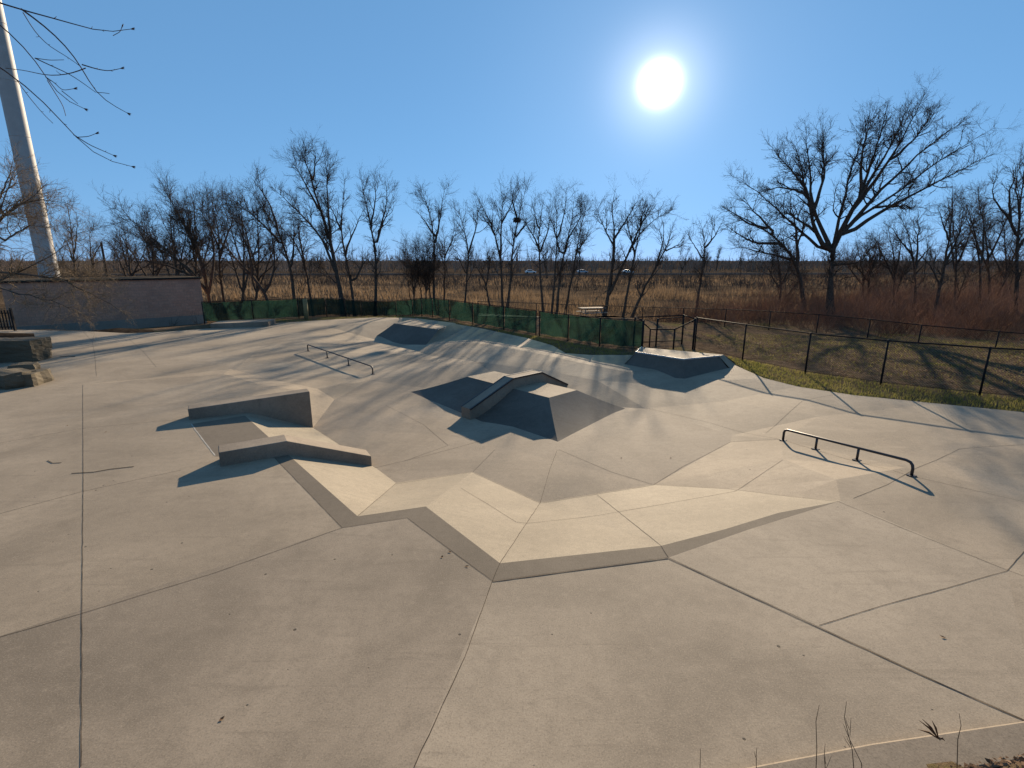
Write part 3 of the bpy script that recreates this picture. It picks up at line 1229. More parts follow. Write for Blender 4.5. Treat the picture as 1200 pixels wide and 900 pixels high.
def rock(loc, size, rz, label, seed, name='boulder', group=None, boxy=False):
    r = np.random.default_rng(seed)
    import bmesh
    bm = bmesh.new()
    bmesh.ops.create_cube(bm, size=1.0)
    bmesh.ops.subdivide_edges(bm, edges=bm.edges, cuts=5, use_grid_fill=True)
    ph = r.random(6) * 6
    for v in bm.verts:
        q = np.array(v.co)
        nq = q / (np.max(np.abs(q)) + 1e-9) * 0.5
        sp = q / (np.linalg.norm(q) + 1e-9) * 0.62
        if boxy:
            q = nq * 0.93 + sp * 0.07
            q = q * (1 + 0.025 * math.sin(q[0] * 9 + ph[0]) + 0.03 * math.sin(q[1] * 11 + ph[1])) + r.normal(0, 0.008, 3)
        else:
            q = nq * 0.72 + sp * 0.28
            q = q * (1 + 0.06 * math.sin(q[0] * 7 + ph[0]) + 0.06 * math.sin(q[1] * 8 + ph[1]) + 0.03 * math.sin(q[2] * 6 + ph[2])) + r.normal(0, 0.006, 3)
        v.co = (q[0] * size[0], q[1] * size[1], (q[2] + 0.42) * size[2])
    me = bpy.data.meshes.new(name)
    bm.to_mesh(me)
    bm.free()
    me.materials.append(M['rock'])
    o = bpy.data.objects.new(name, me)
    COL.objects.link(o)
    o.location = loc
    o.rotation_euler = (0, 0, rz)
    return tag(o, label, 'rock', group)


# limestone block wall at the left edge
wl = P(41, 424, 0)
wall = empty('stone_wall', tuple(wl), 'low wall of rough limestone blocks with sunlit end at the left edge', 'wall')
wdir = np.array([-0.93, -0.12])
wdir /= np.linalg.norm(wdir)
wn = np.array([-wdir[1], wdir[0]])
wn = wn if wn[1] > 0 else -wn
import bmesh


def rough_block(c, size, rz, seed, parent, off, name='block'):
    o = rock((0, 0, 0), size, 0, None, seed, name, None, True)
    for k in ('label', 'category'):
        if k in o:
            del o[k]
    o.parent = parent
    o.location = (c[0] - off[0], c[1] - off[1], c[2] - off[2])
    o.rotation_euler = (0, 0, rz)


rzw = math.atan2(wdir[1], wdir[0])
kk = 0
for row in range(2):
    s_ = 0.0 if row == 0 else -0.0
    lens = [1.5, 1.9, 1.6, 2.0] if row == 0 else [1.15, 1.7, 2.1, 1.9]
    for ln in lens:
        q = wl[:2] + wdir * (s_ + ln / 2) + wn * 0.42
        rough_block((q[0], q[1], row * 0.38), (ln * 1.02, 0.95, 0.42), rzw, 40 + kk, wall, wl)
        s_ += ln
        kk += 1
bm_ = MB()
bp = [(-17.45, 18.3), (-20.9, 21.9), (-32, 23.2), (-32, 17.6), (-22, 17.9)]
bm_.add([(x, y, -0.1) for x, y in bp] + [(x, y, 0.4) for x, y in bp] + [(-22.5, 20.3, 0.6)], [(i, (i + 1) % 5, 5 + (i + 1) % 5, 5 + i) for i in range(5)] + [(5 + i, 5 + (i + 1) % 5, 10) for i in range(5)])
tag(bm_.build('planting_bed', M['soil'], None, (-22.5, 20.3, 0)), 'raised earth bed held by the limestone block wall at the left edge', 'planting bed')
bl = P(30, 453, 0)
rock((bl[0] - 0.35, bl[1] + 0.3, -0.03), (1.0, 0.8, 0.42), 0.2, 'dark flat boulder at the left edge in front of the limestone wall', 5)
bl = P(8, 455, 0)
rock((bl[0] - 0.2, bl[1] + 0.35, -0.03), (1.1, 0.9, 0.5), -0.3, 'rounded boulder cut off by the left picture edge', 6)
bl = P(22, 436, 0)
rock((bl[0], bl[1] + 0.2, -0.03), (0.7, 0.6, 0.3), 0.5, 'small pale-topped rock between the limestone wall and the boulders', 8)

# block building
br_ = PY(242, 379, 37.5)
bl_ = PY(12, 383, 30.2)
bdir = (bl_ - br_)[:2]
blen = np.linalg.norm(bdir)
bdir /= blen
bn = np.array([-bdir[1], bdir[0]])
bn = bn if bn[1] > 0 else -bn
zr = 2.27
rz = math.atan2(-bdir[1], -bdir[0])
bld = empty('block_building', (bl_[0], bl_[1], -1.1), 'long flat-roofed pinkish block building with pale footing behind the left end of the slab', 'building', rz=rz)
# local frame: x along the front from the left end, y away from the camera
MB().add([(0, 0, 0.7), (blen, 0, 0.7), (blen, 5, 0.7), (0, 5, 0.7), (0, 0, 3.3), (blen, 0, 3.3), (blen, 5, 3.3), (0, 5, 3.3)],
         [(0, 1, 5, 4), (1, 2, 6, 5), (2, 3, 7, 6), (3, 0, 4, 7)]).build('wall', M['block'], bld)
MB().box((blen / 2, 2.5, 0.25), (blen + 0.08, 5.08, 0.9)).build('footing', M['foot'], bld)
MB().box((blen / 2, 2.5, 3.34), (blen + 0.2, 5.2, 0.09)).build('roof_edge', M['black'], bld)
MB().box((blen / 2, 2.5, 3.4), (blen + 0.1, 5.1, 0.05)).build('roof', M['roofing'], bld)
# low dark mound in front
mb = MB()
bed = [(88, 387.6), (100, 388), (150, 390), (190, 388.5), (182, 384.5), (150, 383.5), (110, 384.5)]
cpt = P(140, 387, -0.02)
vv = [(cpt[0], cpt[1], 0.1)]
for a, b in bed:
    q = P(a, b, 0)
    vv.append((q[0], q[1], zter(q[0], q[1]) - 0.05))
fs = [(0, 1 + i, 1 + (i + 1) % len(bed)) for i in range(len(bed))]
mb.add(vv, fs)
tag(mb.build('dark_mound', M['soil'], None, tuple(cpt), smooth=True), 'low dark mound along the pale footing of the block building', 'planting bed')

# dark slatted gate at far left
ga, gb = P(-40, 389, 0), P(18, 387.5, 0)
gt_ = empty('slat_fence', tuple(gb), 'dark fence panel of upright slats left of the block building', 'fence')
for i in range(17):
    q = ga + (gb - ga) * i / 16
    if i % 8 == 0:
        MB().box((q[0], q[1], 0.55), (0.09, 0.09, 1.2)).build('post', M['black'], gt_, gb)
    else:
        MB().box((q[0], q[1], 0.55), (0.07, 0.025, 1.0)).build('slat', M['black'], gt_, gb)
for z in (0.2, 0.9):
    MB().tube([ga + (0, 0.04, z), gb + (0, 0.04, z)], 0.03, 4).build('crossbar', M['black'], gt_, gb)

# ------------------------------------------------------------------ fences


def wires(mb, a, b, h, pitch=0.075, r=0.0022, z0=0.03):
    a, b = np.array(a, float), np.array(b, float)
    d = b - a
    ln = np.linalg.norm(d[:2])
    pts = []
    n = int((ln + h) / pitch)
    for sg in (1, -1):
        for i in range(n):
            s0 = i * pitch - h
            sA, sB = s0, s0 + h
            tA, tB = max(0, sA), min(ln, sB)
            if tB - tA < 0.02:
                continue
            zA, zB = (tA - sA), (tB - sA)
            if sg < 0:
                zA, zB = h - zA, h - zB
            q0 = a + d * (tA / ln) + (0, 0, z0 + zA)
            q1 = a + d * (tB / ln) + (0, 0, z0 + zB)
            pts.append((q0, q1))
    return np.array(pts)


def fence(name, posts, h, label, screen=None, post_r=0.028, pitch=0.075, wr=0.0022, kind='fence', rails=True, gap=0.0):
    posts = [np.array(p, float) for p in posts]
    loc = posts[0]
    root = empty(name, tuple(loc), label, kind)
    for p in posts:
        MB().tube([p + (0, 0, -0.15), p + (0, 0, h + 0.03)], post_r, 8).build('post', M['black'], root, loc, smooth=True)
    if rails:
        MB().tube([p + (0, 0, h) for p in posts], 0.02, 6).build('top_rail', M['black'], root, loc, smooth=True)
        MB().tube([p + (0, 0, 0.06) for p in posts], 0.007, 5).build('bottom_wire', M['wire'], root, loc)
    allw = [wires(None, a, b, h - 0.05, pitch, wr) for a, b in zip(posts[:-1], posts[1:])]
    allw = np.concatenate([q for q in allw if len(q)])
    V, Q = tubes([(allw, np.full(allw.shape[:2], wr))])
    raw_mesh('chain_mesh', V, Q, M['wire'], loc=loc, parent=root)
    if screen:
        for i, (a, b) in enumerate(zip(posts[:-1], posts[1:])):
            if i not in screen:
                continue
            nx, nz = 12, 5
            vv, fs = [], []
            ph = random.random() * 6
            nn = np.array([-(b - a)[1], (b - a)[0]])
            nn = nn / np.linalg.norm(nn)
            for iz in range(nz + 1):
                for ix in range(nx + 1):
                    u = ix / nx
                    z = 0.1 + (h - 0.13) * iz / nz
                    q = a + (b - a) * (0.012 + 0.976 * u)
                    o = 0.04 + 0.03 * math.sin(u * 9 + ph + iz) * math.sin(math.pi * u) + 0.02 * math.sin(iz * 2 + ph)
                    sag = -0.02 * math.sin(math.pi * u) * (iz == nz) + 0.05 * abs(math.sin(u * 5 + ph)) * (iz == 0)
                    vv.append((q[0] + nn[0] * o, q[1] + nn[1] * o, q[2] + z + sag))
            for iz in range(nz):
                for ix in range(nx):
                    k = iz * (nx + 1) + ix
                    fs.append((k, k + 1, k + nx + 2, k + nx + 1))
            MB().add(vv, fs).build('windscreen', M['screen'], root, loc, smooth=True)
    return root


def gpt(px, py, z=0.0):
    q = P(px, py, z)
    return np.array([q[0], q[1], z])


def gter(px, py):
    z = 0.0
    for _ in range(30):
        q = P(px, py, z)
        z = 0.6 * z + 0.4 * zter(q[0], q[1])
    q = P(px, py, z)
    return np.array([q[0], q[1], z])


def resample(pts, sp):
    pts = [np.array(p, float) for p in pts]
    seg = [np.linalg.norm((b - a)[:2]) for a, b in zip(pts[:-1], pts[1:])]
    tot = sum(seg)
    n = max(1, round(tot / sp))
    res = []
    for i in range(n + 1):
        s_ = tot * i / n
        k = 0
        while k < len(seg) - 1 and s_ > seg[k]:
            s_ -= seg[k]
            k += 1
        res.append(pts[k] + (pts[k + 1] - pts[k]) * min(1, s_ / seg[k]))
    return res


scr1 = resample([gter(240, 379.5), gter(300, 376.5), gter(366, 373), gter(440, 370), gter(480, 370), gter(510, 372.5), gter(533, 377), gter(560, 382),
                 gter(600, 388.5), gter(628, 393.5)], 2.5)
scr1 = [np.array([p[0], p[1], zter(p[0], p[1])]) for p in scr1]
scr2 = resample([gter(632, 394.5), gter(668, 400.5), gter(706, 407), gter(752, 411)], 2.15)
fence('screened_fence', scr1, 1.24, 'long chain link fence covered in dark green cloth curving behind the far slab edge', screen=set(range(40)))
fence('screened_fence', scr2, 1.24, 'short run of sunlit green cloth fence between the cloth gap and the open gate', screen=set(range(40)))
rf = [gpt(814, 409), gpt(870, 421.5), gpt(943.5, 437), gpt(1032, 450), gpt(1148, 462.5), gpt(1290, 474), gpt(1460, 484)]
fence('chain_link_fence', rf, 1.27, 'black chain link fence along the grass edge right of the gate', pitch=0.065, wr=0.0024)
bf = [PY(560, 353, 40), PY(700, 358, 35), PY(800, 361, 33), PY(870, 363, 31), PY(940, 367, 28.5), PY(1010, 373, 26), PY(1080, 381, 23), PY(1160, 388, 21.3), PY(1290, 397, 19.5), PY(1400, 404, 18)]
bf = [np.array([p[0], p[1], p[2] - 1.22]) for p in bf]
bfr = resample(bf, 2.6)
fence('chain_link_fence', bfr, 1.22, 'farther black chain link fence in front of the thicket and reeds', pitch=0.09, wr=0.003)

# pedestrian gate maze
gA, gB = gter(752, 411.5), gter(813, 409)
gd = (gB - gA) / np.linalg.norm(gB - gA)
gn = np.array([-gd[1], gd[0], 0])
gn = gn if gn[1] > 0 else -gn
gate = empty('gate', tuple(gA), 'open black steel gate frame with bent middle rail beside the green cloth fence', 'gate')
go = gA
g0, g1 = gA, gA + gd * 0.98 * np.linalg.norm(gB - gA)
gm1, gm2 = gA + gd * 0.85 + gn * 0.9, gA + gd * 1.35 + gn * 0.15
gb0, gb1 = g0 + gn * 1.3, g1 + gn * 1.3
for p, hh, rr in ((g0, 1.27, 0.045), (g1, 1.27, 0.04), (gm1, 1.2, 0.035), (gm2, 0.85, 0.035), (gb0, 1.27, 0.035), (gb1, 1.27, 0.035), (g0 + gd * 0.45 + gn * 0.5, 0.85, 0.03)):
    MB().tube([p + (0, 0, -0.15), p + (0, 0, hh)], rr, 8).build('post', M['black'], gate, go, smooth=True)
for pts, rr in (([g0 + (0, 0, 1.24), gb0 + (0, 0, 1.24), gb1 + (0, 0, 1.24), g1 + (0, 0, 1.24)], 0.025),
                ([g0 + (0, 0, 1.15), g0 + gd * 0.45 + gn * 0.5 + (0, 0, 0.82), gm2 + (0, 0, 0.82), g1 + (0, 0, 1.2)], 0.028),
                ([gm1 + (0, 0, 1.17), gb1 + (0, 0, 1.17)], 0.02),
                ([gb0 + (0, 0, 0.15), gb1 + (0, 0, 0.15)], 0.02)):
    MB().tube(pts, rr, 6).build('rail', M['black'], gate, go, smooth=True)

# pale stub post behind the green screen
q = PY(359, 370, 31.0)
MB_ = MB().tube([(q[0], q[1], -0.1), (q[0], q[1], 1.22)], 0.13, 8)
tag(MB_.build('marker_post', M['stub'], None, (q[0], q[1], 0), smooth=True), 'short pale yellowish post standing against the dark green cloth fence', 'post')

# gravel path strip and picnic table behind the fence
mb = MB()
pp = [(560, 356), (640, 362), (720, 366), (760, 371), (760, 376), (720, 371), (640, 367), (560, 360)]
vv = []
for a, b in pp:
    qv = P(a, b, -0.35)
    vv.append((qv[0], qv[1], zter(qv[0], qv[1]) + 0.05))
mb.add(vv, [(0, 1, 6, 7), (1, 2, 5, 6), (2, 3, 4, 5)])
tag(mb.build('path', M['gravel']), kind='structure')
q = P(693, 372.5, -0.75)
z0 = zter(q[0], q[1])
pt = empty('picnic_table', (q[0], q[1], z0), 'pale picnic table beyond the green cloth fence', 'table', rz=0.25)
MB().box((0, 0, 0.75), (1.9, 0.8, 0.06)).build('tabletop', M['wood'], pt)
for sy in (-0.68, 0.68):
    MB().box((0, sy, 0.44), (1.9, 0.28, 0.05)).build('bench_seat', M['wood'], pt)
for sx in (-0.65, 0.65):
    m_ = MB()
    m_.tube([(sx, -0.72, 0), (sx, -0.25, 0.72)], 0.04, 4).tube([(sx, 0.72, 0), (sx, 0.25, 0.72)], 0.04, 4).tube([(sx, -0.78, 0.4), (sx, 0.78, 0.4)], 0.035, 4)
    m_.build('leg_frame', M['wood'], pt)

# ------------------------------------------------------------------ tower, poles, road, cars
tb_ = PY(58, 322, 85.0)
zb0 = zter(tb_[0], tb_[1])
tw = empty('water_tower_shaft', (tb_[0], tb_[1], zb0), 'tall white tower shaft rising out of the picture behind the block building', 'tower')
nseg = 8
hh = 62.0
rr0 = 1.32
MB().tube([(0, 0, hh * i / 40) for i in range(41)], [rr0 * (1.06 - 0.06 * min(1, i / 4)) - 0.004 * i for i in range(41)], 48).build('shaft', M['white'], tw)
for i in range(1, nseg):
    MB().tube([(0, 0, hh * i / nseg - 0.05), (0, 0, hh * i / nseg + 0.05)], rr0 + 0.015 - 0.004 * 40 * i / nseg, 48).build('weld_band', M['white'], tw)
for ch in tw.children:
    for p in ch.data.polygons:
        p.use_smooth = len(p.vertices) == 4


def utility_pole(px, pyb, pyt, Y, label, arm=True):
    b, t = PY(px, pyb, Y), PY(px, pyt, Y)
    z0 = zter(b[0], Y)
    r = empty('utility_pole', (b[0], Y, z0), label, 'pole')
    hgt = t[2] - z0
    MB().tube([(0, 0, -0.2), (0, 0, hgt)], [0.17, 0.11], 8).build('pole', M['pole'], r, smooth=True)
    if arm:
        MB().box((0, 0, hgt - 0.5), (2.2, 0.1, 0.12)).build('crossarm', M['pole'], r)
        for x in (-0.95, 0.95):
            MB().tube([(x, 0, hgt - 0.44), (x, 0, hgt - 0.25)], 0.05, 6).build('insulator', M['coping'], r)


utility_pole(127, 330, 284, 62, 'leaning dark utility pole above the block building roof', False)
utility_pole(716, 345, 266, 95, 'slim utility pole among the thin bare trees beyond the reeds')

mb = MB()
rp = []
for i in range(25):
    x = -160 + i * 14
    y = 205 + 0.06 * x
    rp.append((x, y))
vv = []
for x, y in rp:
    vv += [(x, y - 5, zter(x, y - 5) + 0.5), (x, y + 5, zter(x, y + 5) + 0.5), (x, y - 8, zter(x, y - 8) - 0.2), (x, y + 8, zter(x, y + 8) - 0.2)]
fs = []
for i in range(24):
    a = 4 * i
    fs += [(a, a + 4, a + 5, a + 1), (a + 2, a + 6, a + 4, a), (a + 1, a + 5, a + 7, a + 3)]
mb.add(vv, fs)
tag(mb.build('road', M['asphalt']), kind='structure')


def car(px, label, mat, dy=0.0):
    Y = 205
    q = PY(px, 322, Y)
    y = 205 + 0.06 * q[0] + dy
    z = zter(q[0], y) + 0.5
    r = empty('car', (q[0], y, z), label, 'car', rz=0.06)
    prof = [(-2.2, 0.35), (2.2, 0.35), (2.25, 0.75), (1.2, 0.92), (0.6, 1.42), (-1.1, 1.45), (-1.9, 0.98), (-2.25, 0.9)]
    m_ = MB()
    n = len(prof)
    m_.add([(x, -0.88, z_) for x, z_ in prof] + [(x, 0.88, z_) for x, z_ in prof], [tuple(range(n)), tuple(range(2 * n - 1, n - 1, -1))] + [(i, i + n, (i + 1) % n + n, (i + 1) % n) for i in range(n)])
    m_.build('body', mat, r, bevel=0.06)
    for sy in (-0.885, 0.885):
        MB().add([(0.95, sy, 0.95), (0.55, sy, 1.36), (-1.05, sy, 1.38), (-1.6, sy, 0.98)], [(0, 1, 2, 3)]).build('window', M['glass'], r)
    for sx in (-1.35, 1.35):
        for sy in (-0.8, 0.8):
            MB().tube([(sx, sy - 0.1, 0.32), (sx, sy + 0.1, 0.32)], 0.32, 12).build('wheel', M['tyre'], r)


car(736, 'white car on the far road right of the utility pole', M['carwhite'], -2)
car(684, 'silver car on the far road left of the utility pole', M['carsilver'], 2)
car(622, 'pale car on the far road behind the nest tree', M['carwhite'], 2)

# ------------------------------------------------------------------ trees
UP = np.array([0, 0, 1.0])


def nz(a):
    return a / (np.linalg.norm(a, axis=-1, keepdims=True) + 1e-9)


def seglen(p):
    return np.linalg.norm(np.diff(p, axis=1), axis=2).sum(1)


def interp(pts, rad, b, t):
    n = pts.shape[1]
    f = t * (n - 1)
    i = np.minimum(f.astype(int), n - 2)
    w_ = (f - i)[:, None]
    p = pts[b, i] * (1 - w_) + pts[b, i + 1] * w_
    tg = nz(pts[b, i + 1] - pts[b, i])
    r = rad[b, i] * (1 - w_[:, 0]) + rad[b, i + 1] * w_[:, 0]
    return p, tg, r


def grow(rng, pts, rad, dens, tmin, amin, amax, lmin, lmax, n, trop, wig, rmax, rtip, flen=0.0):
    ln = seglen(pts)
    N = int(dens * ln.sum())
    if N < 1:
        return np.zeros((0, n, 3)), np.zeros((0, n))
    b = rng.choice(len(pts), N, p=ln / ln.sum())
    t = tmin + (1 - tmin) * rng.random(N) ** 0.85
    p, tg, r = interp(pts, rad, b, np.minimum(t, 0.999))
    ref = nz(rng.normal(size=(N, 3)))
    perp = nz(np.cross(tg, ref))
    a = np.radians(rng.uniform(amin, amax, N))[:, None]
    d = nz(tg * np.cos(a) + perp * np.sin(a))
    L_ = (lmin + (lmax - lmin) * rng.random(N) ** 1.3) * (1.15 - 0.7 * t)
    if flen:
        L_ = np.minimum(L_, flen * ln[b])
    step = (L_ / (n - 1))[:, None]
    q = np.empty((N, n, 3))
    q[:, 0] = p
    for i in range(1, n):
        d = nz(d + UP * trop + rng.normal(0, wig, (N, 3)))
        q[:, i] = q[:, i - 1] + d * step
    r0 = np.minimum(r * 0.62, rmax)
    rr = r0[:, None] * (1 - np.linspace(0, 1, n)[None, :]) + np.minimum(rtip, r0)[:, None] * np.linspace(0, 1, n)[None, :]
    return q, rr


def smooth_path(pts, n):
    pts = np.asarray(pts, float)
    d = np.r_[0, np.cumsum(np.linalg.norm(np.diff(pts, axis=0), axis=1))]
    tq = np.linspace(0, d[-1], n)
    out_ = np.stack([np.interp(tq, d, pts[:, k]) for k in range(3)], 1)
    for _ in range(2):
        out_[1:-1] = 0.25 * out_[:-2] + 0.5 * out_[1:-1] + 0.25 * out_[2:]
    return out_


def tree(Y, stems, label, seed, name='bare_tree', mat='bark', l1=(1.5, 0.5, 2.0), fine=1.0, trop=0.11, wig=0.17, tip=0.0075, depth=0.3, group=None, cmat=None, pathn=12, kind='tree'):
    """stems: list of (width_px, [(px,py)...]); first stem is the trunk. A tree is trunk (stems) plus crown."""
    fine *= 1.2
    rng = np.random.default_rng(seed)
    base = PY(*stems[0][1][0], Y)
    zg = zter(base[0], Y)
    off = np.array([base[0], Y, zg])
    S_, R_ = [], []
    trunk_w = []
    for k, (wpx, path) in enumerate(stems):
        pts = np.array([PY(a, b, Y) for a, b in path])
        if k == 0 or abs(path[0][1] - stems[0][1][0][1]) < 4:
            pts[0, 2] = min(pts[0, 2], zter(pts[0, 0], Y) - 0.1)
            if pts[0, 2] > zg:
                pts = np.vstack([[pts[0, 0], Y, zg - 0.1], pts])
        sp = smooth_path(pts, pathn)
        lean = rng.uniform(-depth, depth) if k else rng.uniform(-0.08, 0.08)
        hgt = np.maximum(0, sp[:, 2] - (sp[0, 2] if k else zg))
        sp[:, 1] += lean * hgt + (0.0 if k else 0)
        jit = rng.normal(0, 0.035, sp.shape)
        jit[0] = 0
        sp += jit * np.linspace(0.3, 1, pathn)[:, None]
        rw = wpx / F * Y * 0.5
        rad = 0.82 * rw * (1 - np.linspace(0, 1, pathn)) ** (1.0 if k == 0 else 1.25) + 0.006
        if k == 0:
            rad[0] *= 1.35
        S_.append(sp)
        R_.append(rad)
    # side stems that start on the trunk follow the trunk's depth
    tr = S_[0]
    for k in range(1, len(S_)):
        s0 = S_[k][0]
        if s0[2] > zg + 0.5:
            best, bd = None, 1e9
            for m_ in range(k):
                dd_ = np.linalg.norm((S_[m_] - s0)[:, [0, 2]], axis=1)
                i = dd_.argmin()
                if dd_[i] < bd:
                    bd, best = dd_[i], S_[m_][i]
            S_[k][:, 1] += best[1] - s0[1]
            if bd < 0.8:
                S_[k][0] = best
    S_, R_ = np.array(S_), np.array(R_)
    d1, la, lb = l1
    ks = max(1.0, Y / 33)
    la, lb = la * ks, lb * ks
    p1, r1 = grow(rng, S_, R_, d1, 0.22, 25, 60, la, lb, 7, trop, wig, 0.05, tip * 1.3)
    allp, allr = np.concatenate([p1]), np.concatenate([r1])
    p2, r2 = grow(rng, p1, r1, 2.8 * fine, 0.12, 25, 60, 0.35 * ks, 1.4 * ks, 5, trop * 0.8, wig, 0.02, tip)
    p2b, r2b = grow(rng, S_, R_, 2.2 * fine, 0.4, 25, 65, 0.3 * ks, 1.2 * ks, 5, trop * 0.8, wig, 0.02, tip)
    p2, r2 = np.concatenate([p2, p2b]), np.concatenate([r2, r2b])
    p3, r3 = grow(rng, p2, r2, 5.0 * fine, 0.1, 20, 55, 0.15 * ks, 0.7 * ks, 3, trop * 0.6, wig, 0.008, tip * 0.8)
    root = empty(name, tuple(off), label, kind, group)
    V, Q = tubes([(S_, R_)])
    o = raw_mesh('trunk', V, Q, M[mat], loc=off, parent=root)
    o.data.polygons.foreach_set('use_smooth', [True] * len(o.data.polygons))
    V, Q = tubes([(p1, r1), (p2, r2), (p3, r3)])
    raw_mesh('crown', V, Q, M[cmat or mat], loc=off, parent=root)
    return root


T = tree
# left cluster
T(41.4, [(5, [(246, 352), (240, 320), (225, 280), (205, 245), (188, 214)]), (4, [(245, 345), (225, 315), (185, 290), (150, 270), (132, 262)]),
       (4, [(243, 340), (215, 300), (180, 262), (155, 238)]), (4, [(244, 335), (238, 290), (222, 255), (205, 215)]),
       (4, [(246, 340), (222, 318), (180, 305), (140, 300)]), (4, [(246, 340), (250, 300), (240, 255), (236, 222)])],
  'broad spreading bare tree with low limbs sweeping left over the block building roof', 1, fine=1.6, l1=(2.0, 0.6, 2.2), depth=0.45)
T(44.8, [(4, [(262, 350), (258, 315), (259, 275), (248, 222)]), (3, [(259, 300), (272, 260), (278, 232)]), (3, [(258, 290), (246, 262), (232, 240)])],
  'slim upright bare tree directly right of the broad spreading one', 2, fine=1.8, l1=(2.2, 0.5, 2.0))
T(42.0, [(6, [(318, 352), (312, 340), (285, 310), (262, 285), (250, 262)]), (4, [(314, 342), (322, 315), (318, 280), (300, 235)]), (4, [(300, 325), (296, 290), (280, 250), (270, 228)])],
  'bare tree behind the green cloth fence leaning far to the left', 3, fine=1.5, l1=(2.0, 0.6, 2.0))
T(41.4, [(5, [(345, 354), (340, 318), (327, 275), (310, 250), (282, 215)]), (4, [(340, 315), (342, 280), (338, 245)]), (4, [(330, 290), (306, 262), (262, 228)]), (3, [(322, 265), (316, 240), (300, 205)])],
  'dark leaning bare tree left of the two tall twin trunks', 4, fine=1.5, l1=(2.0, 0.6, 2.0))
T(43.2, [(4, [(366, 354), (357, 312), (345, 282), (325, 262), (312, 254)]), (3, [(357, 312), (350, 270), (352, 240)])],
  'thin bare tree curving left between the leaning tree and the tallest one', 5, fine=1.6)
T(40.2, [(7.5, [(402, 355), (395, 320), (386, 280), (371, 232), (362, 200), (348, 166)]), (5, [(396, 328), (378, 275), (345, 242), (318, 215)]),
         (4, [(388, 285), (386, 240), (388, 200), (386, 180)]), (3.5, [(376, 250), (352, 212), (330, 180)]), (3, [(397, 335), (382, 318), (370, 308)]),
         (3, [(366, 215), (372, 185), (368, 168)])],
  'tallest bare tree of the left group with a leaning forked trunk', 6, fine=1.8, l1=(2.0, 0.6, 2.0))
T(40.8, [(4.5, [(415, 355), (408, 312), (398, 270), (402, 225), (404, 205)]), (3.5, [(415, 330), (425, 308), (436, 297)]), (3, [(404, 295), (416, 262), (424, 240)]), (3, [(400, 272), (392, 250), (384, 232)])],
  'bare tree with a low limb forking right, just right of the tallest tree', 7, fine=1.2)
T(40.8, [(5, [(439, 355), (441, 290), (432, 248), (424, 205)]), (4, [(441, 290), (447, 262), (453, 235), (450, 212)]), (3, [(442, 275), (456, 250), (462, 232)]), (2.5, [(436, 262), (442, 230), (440, 204)])],
  'straight-trunked bare tree with a vase crown standing alone left of the sky gap', 8, fine=1.4)
for i, (a, b) in enumerate(((480, 'left one of two twiggy shrubs behind the green cloth fence'), (494, 'twiggy shrub close against the slim double-trunk tree behind the green fence'))):
    T(49, [(2.5, [(a + 6, 352), (a + 3, 315), (a - 6, 280)]), (2.5, [(a + 4, 352), (a + 8, 318), (a + 10, 282)]), (2, [(a + 2, 350), (a - 6, 318), (a - 14, 292)]), (2, [(a + 5, 345), (a + 16, 312), (a + 20, 290)])],
      b, 20 + i, name='shrub', fine=1.6, l1=(2.0, 0.4, 1.2), kind='shrub', group='twiggy shrubs behind the green fence')
T(49.0, [(4.5, [(508, 355), (508, 312), (508, 270), (500, 240), (490, 214)]), (3.5, [(508, 290), (514, 255), (518, 215)]), (3, [(507, 275), (496, 258), (484, 244)]), (3, [(505, 354), (502, 320), (505, 296)])],
  'slim double-trunk bare tree right of the sky gap', 9, fine=1.3)
T(52.5, [(3, [(520, 354), (521, 290), (518, 265)]), (2.2, [(521, 300), (532, 275), (538, 262)]), (2.2, [(520, 310), (512, 285)])],
  'small thin bare tree close beside the slim double-trunk one', 10, fine=1.1)
T(48.3, [(3.5, [(544, 358), (550, 290), (543, 262), (536, 240)]), (3, [(550, 295), (560, 262), (562, 235)]), (2.2, [(546, 320), (532, 292)])],
  'bare sapling with a thin wavy trunk left of the arching trunk', 11, fine=1.1)
T(46.9, [(3.5, [(576, 360), (568, 328), (556, 308), (548, 300)]), (2.5, [(570, 335), (574, 310), (570, 290)])],
  'short trunk arching to the left in front of the nest tree', 12, fine=1.0)
T(45.4, [(4.5, [(589, 362), (587, 300), (575, 262), (564, 238), (555, 222)]), (3.5, [(587, 300), (587, 262), (591, 215)]), (3, [(580, 275), (568, 255)]), (2.6, [(587, 262), (602, 235), (606, 215)])],
  'tall vase-shaped bare tree just left of the tree with the nest', 13, fine=1.3)
nest_tree = T(44.7, [(4.5, [(594, 362), (600, 300), (606, 256), (613, 235), (618, 215)]), (3.5, [(603, 280), (616, 262), (628, 254)]), (3, [(606, 256), (600, 232), (604, 214)])],
              'bare tree carrying the round dark nest in its upper fork', 14, fine=1.2)
T(44.0, [(4, [(637, 365), (632, 305), (631, 268), (640, 226)]), (3, [(632, 290), (620, 268), (612, 255)]), (3, [(632, 300), (642, 270), (648, 240)]), (2.5, [(631, 268), (624, 238)])],
  'bare tree with an S-shaped trunk between the nest tree and the three-stem clump', 15, fine=1.3)
T(43.3, [(4.5, [(652, 367), (657, 310), (668, 272), (674, 230)]), (4, [(646, 365), (654, 285), (652, 222)]), (3, [(657, 300), (648, 260), (640, 240)]), (2.5, [(665, 280), (682, 255), (684, 230)]), (2.5, [(654, 280), (664, 245), (664, 220)])],
  'dense upright bare clump of crossing trunks right of the S-shaped tree', 16, fine=1.4)
T(44.0, [(4, [(662, 367), (673, 310), (681, 270), (690, 235)]), (3, [(676, 295), (688, 280), (692, 262)])],
  'bare tree leaning right at the right edge of the dense clump', 17, fine=1.2)
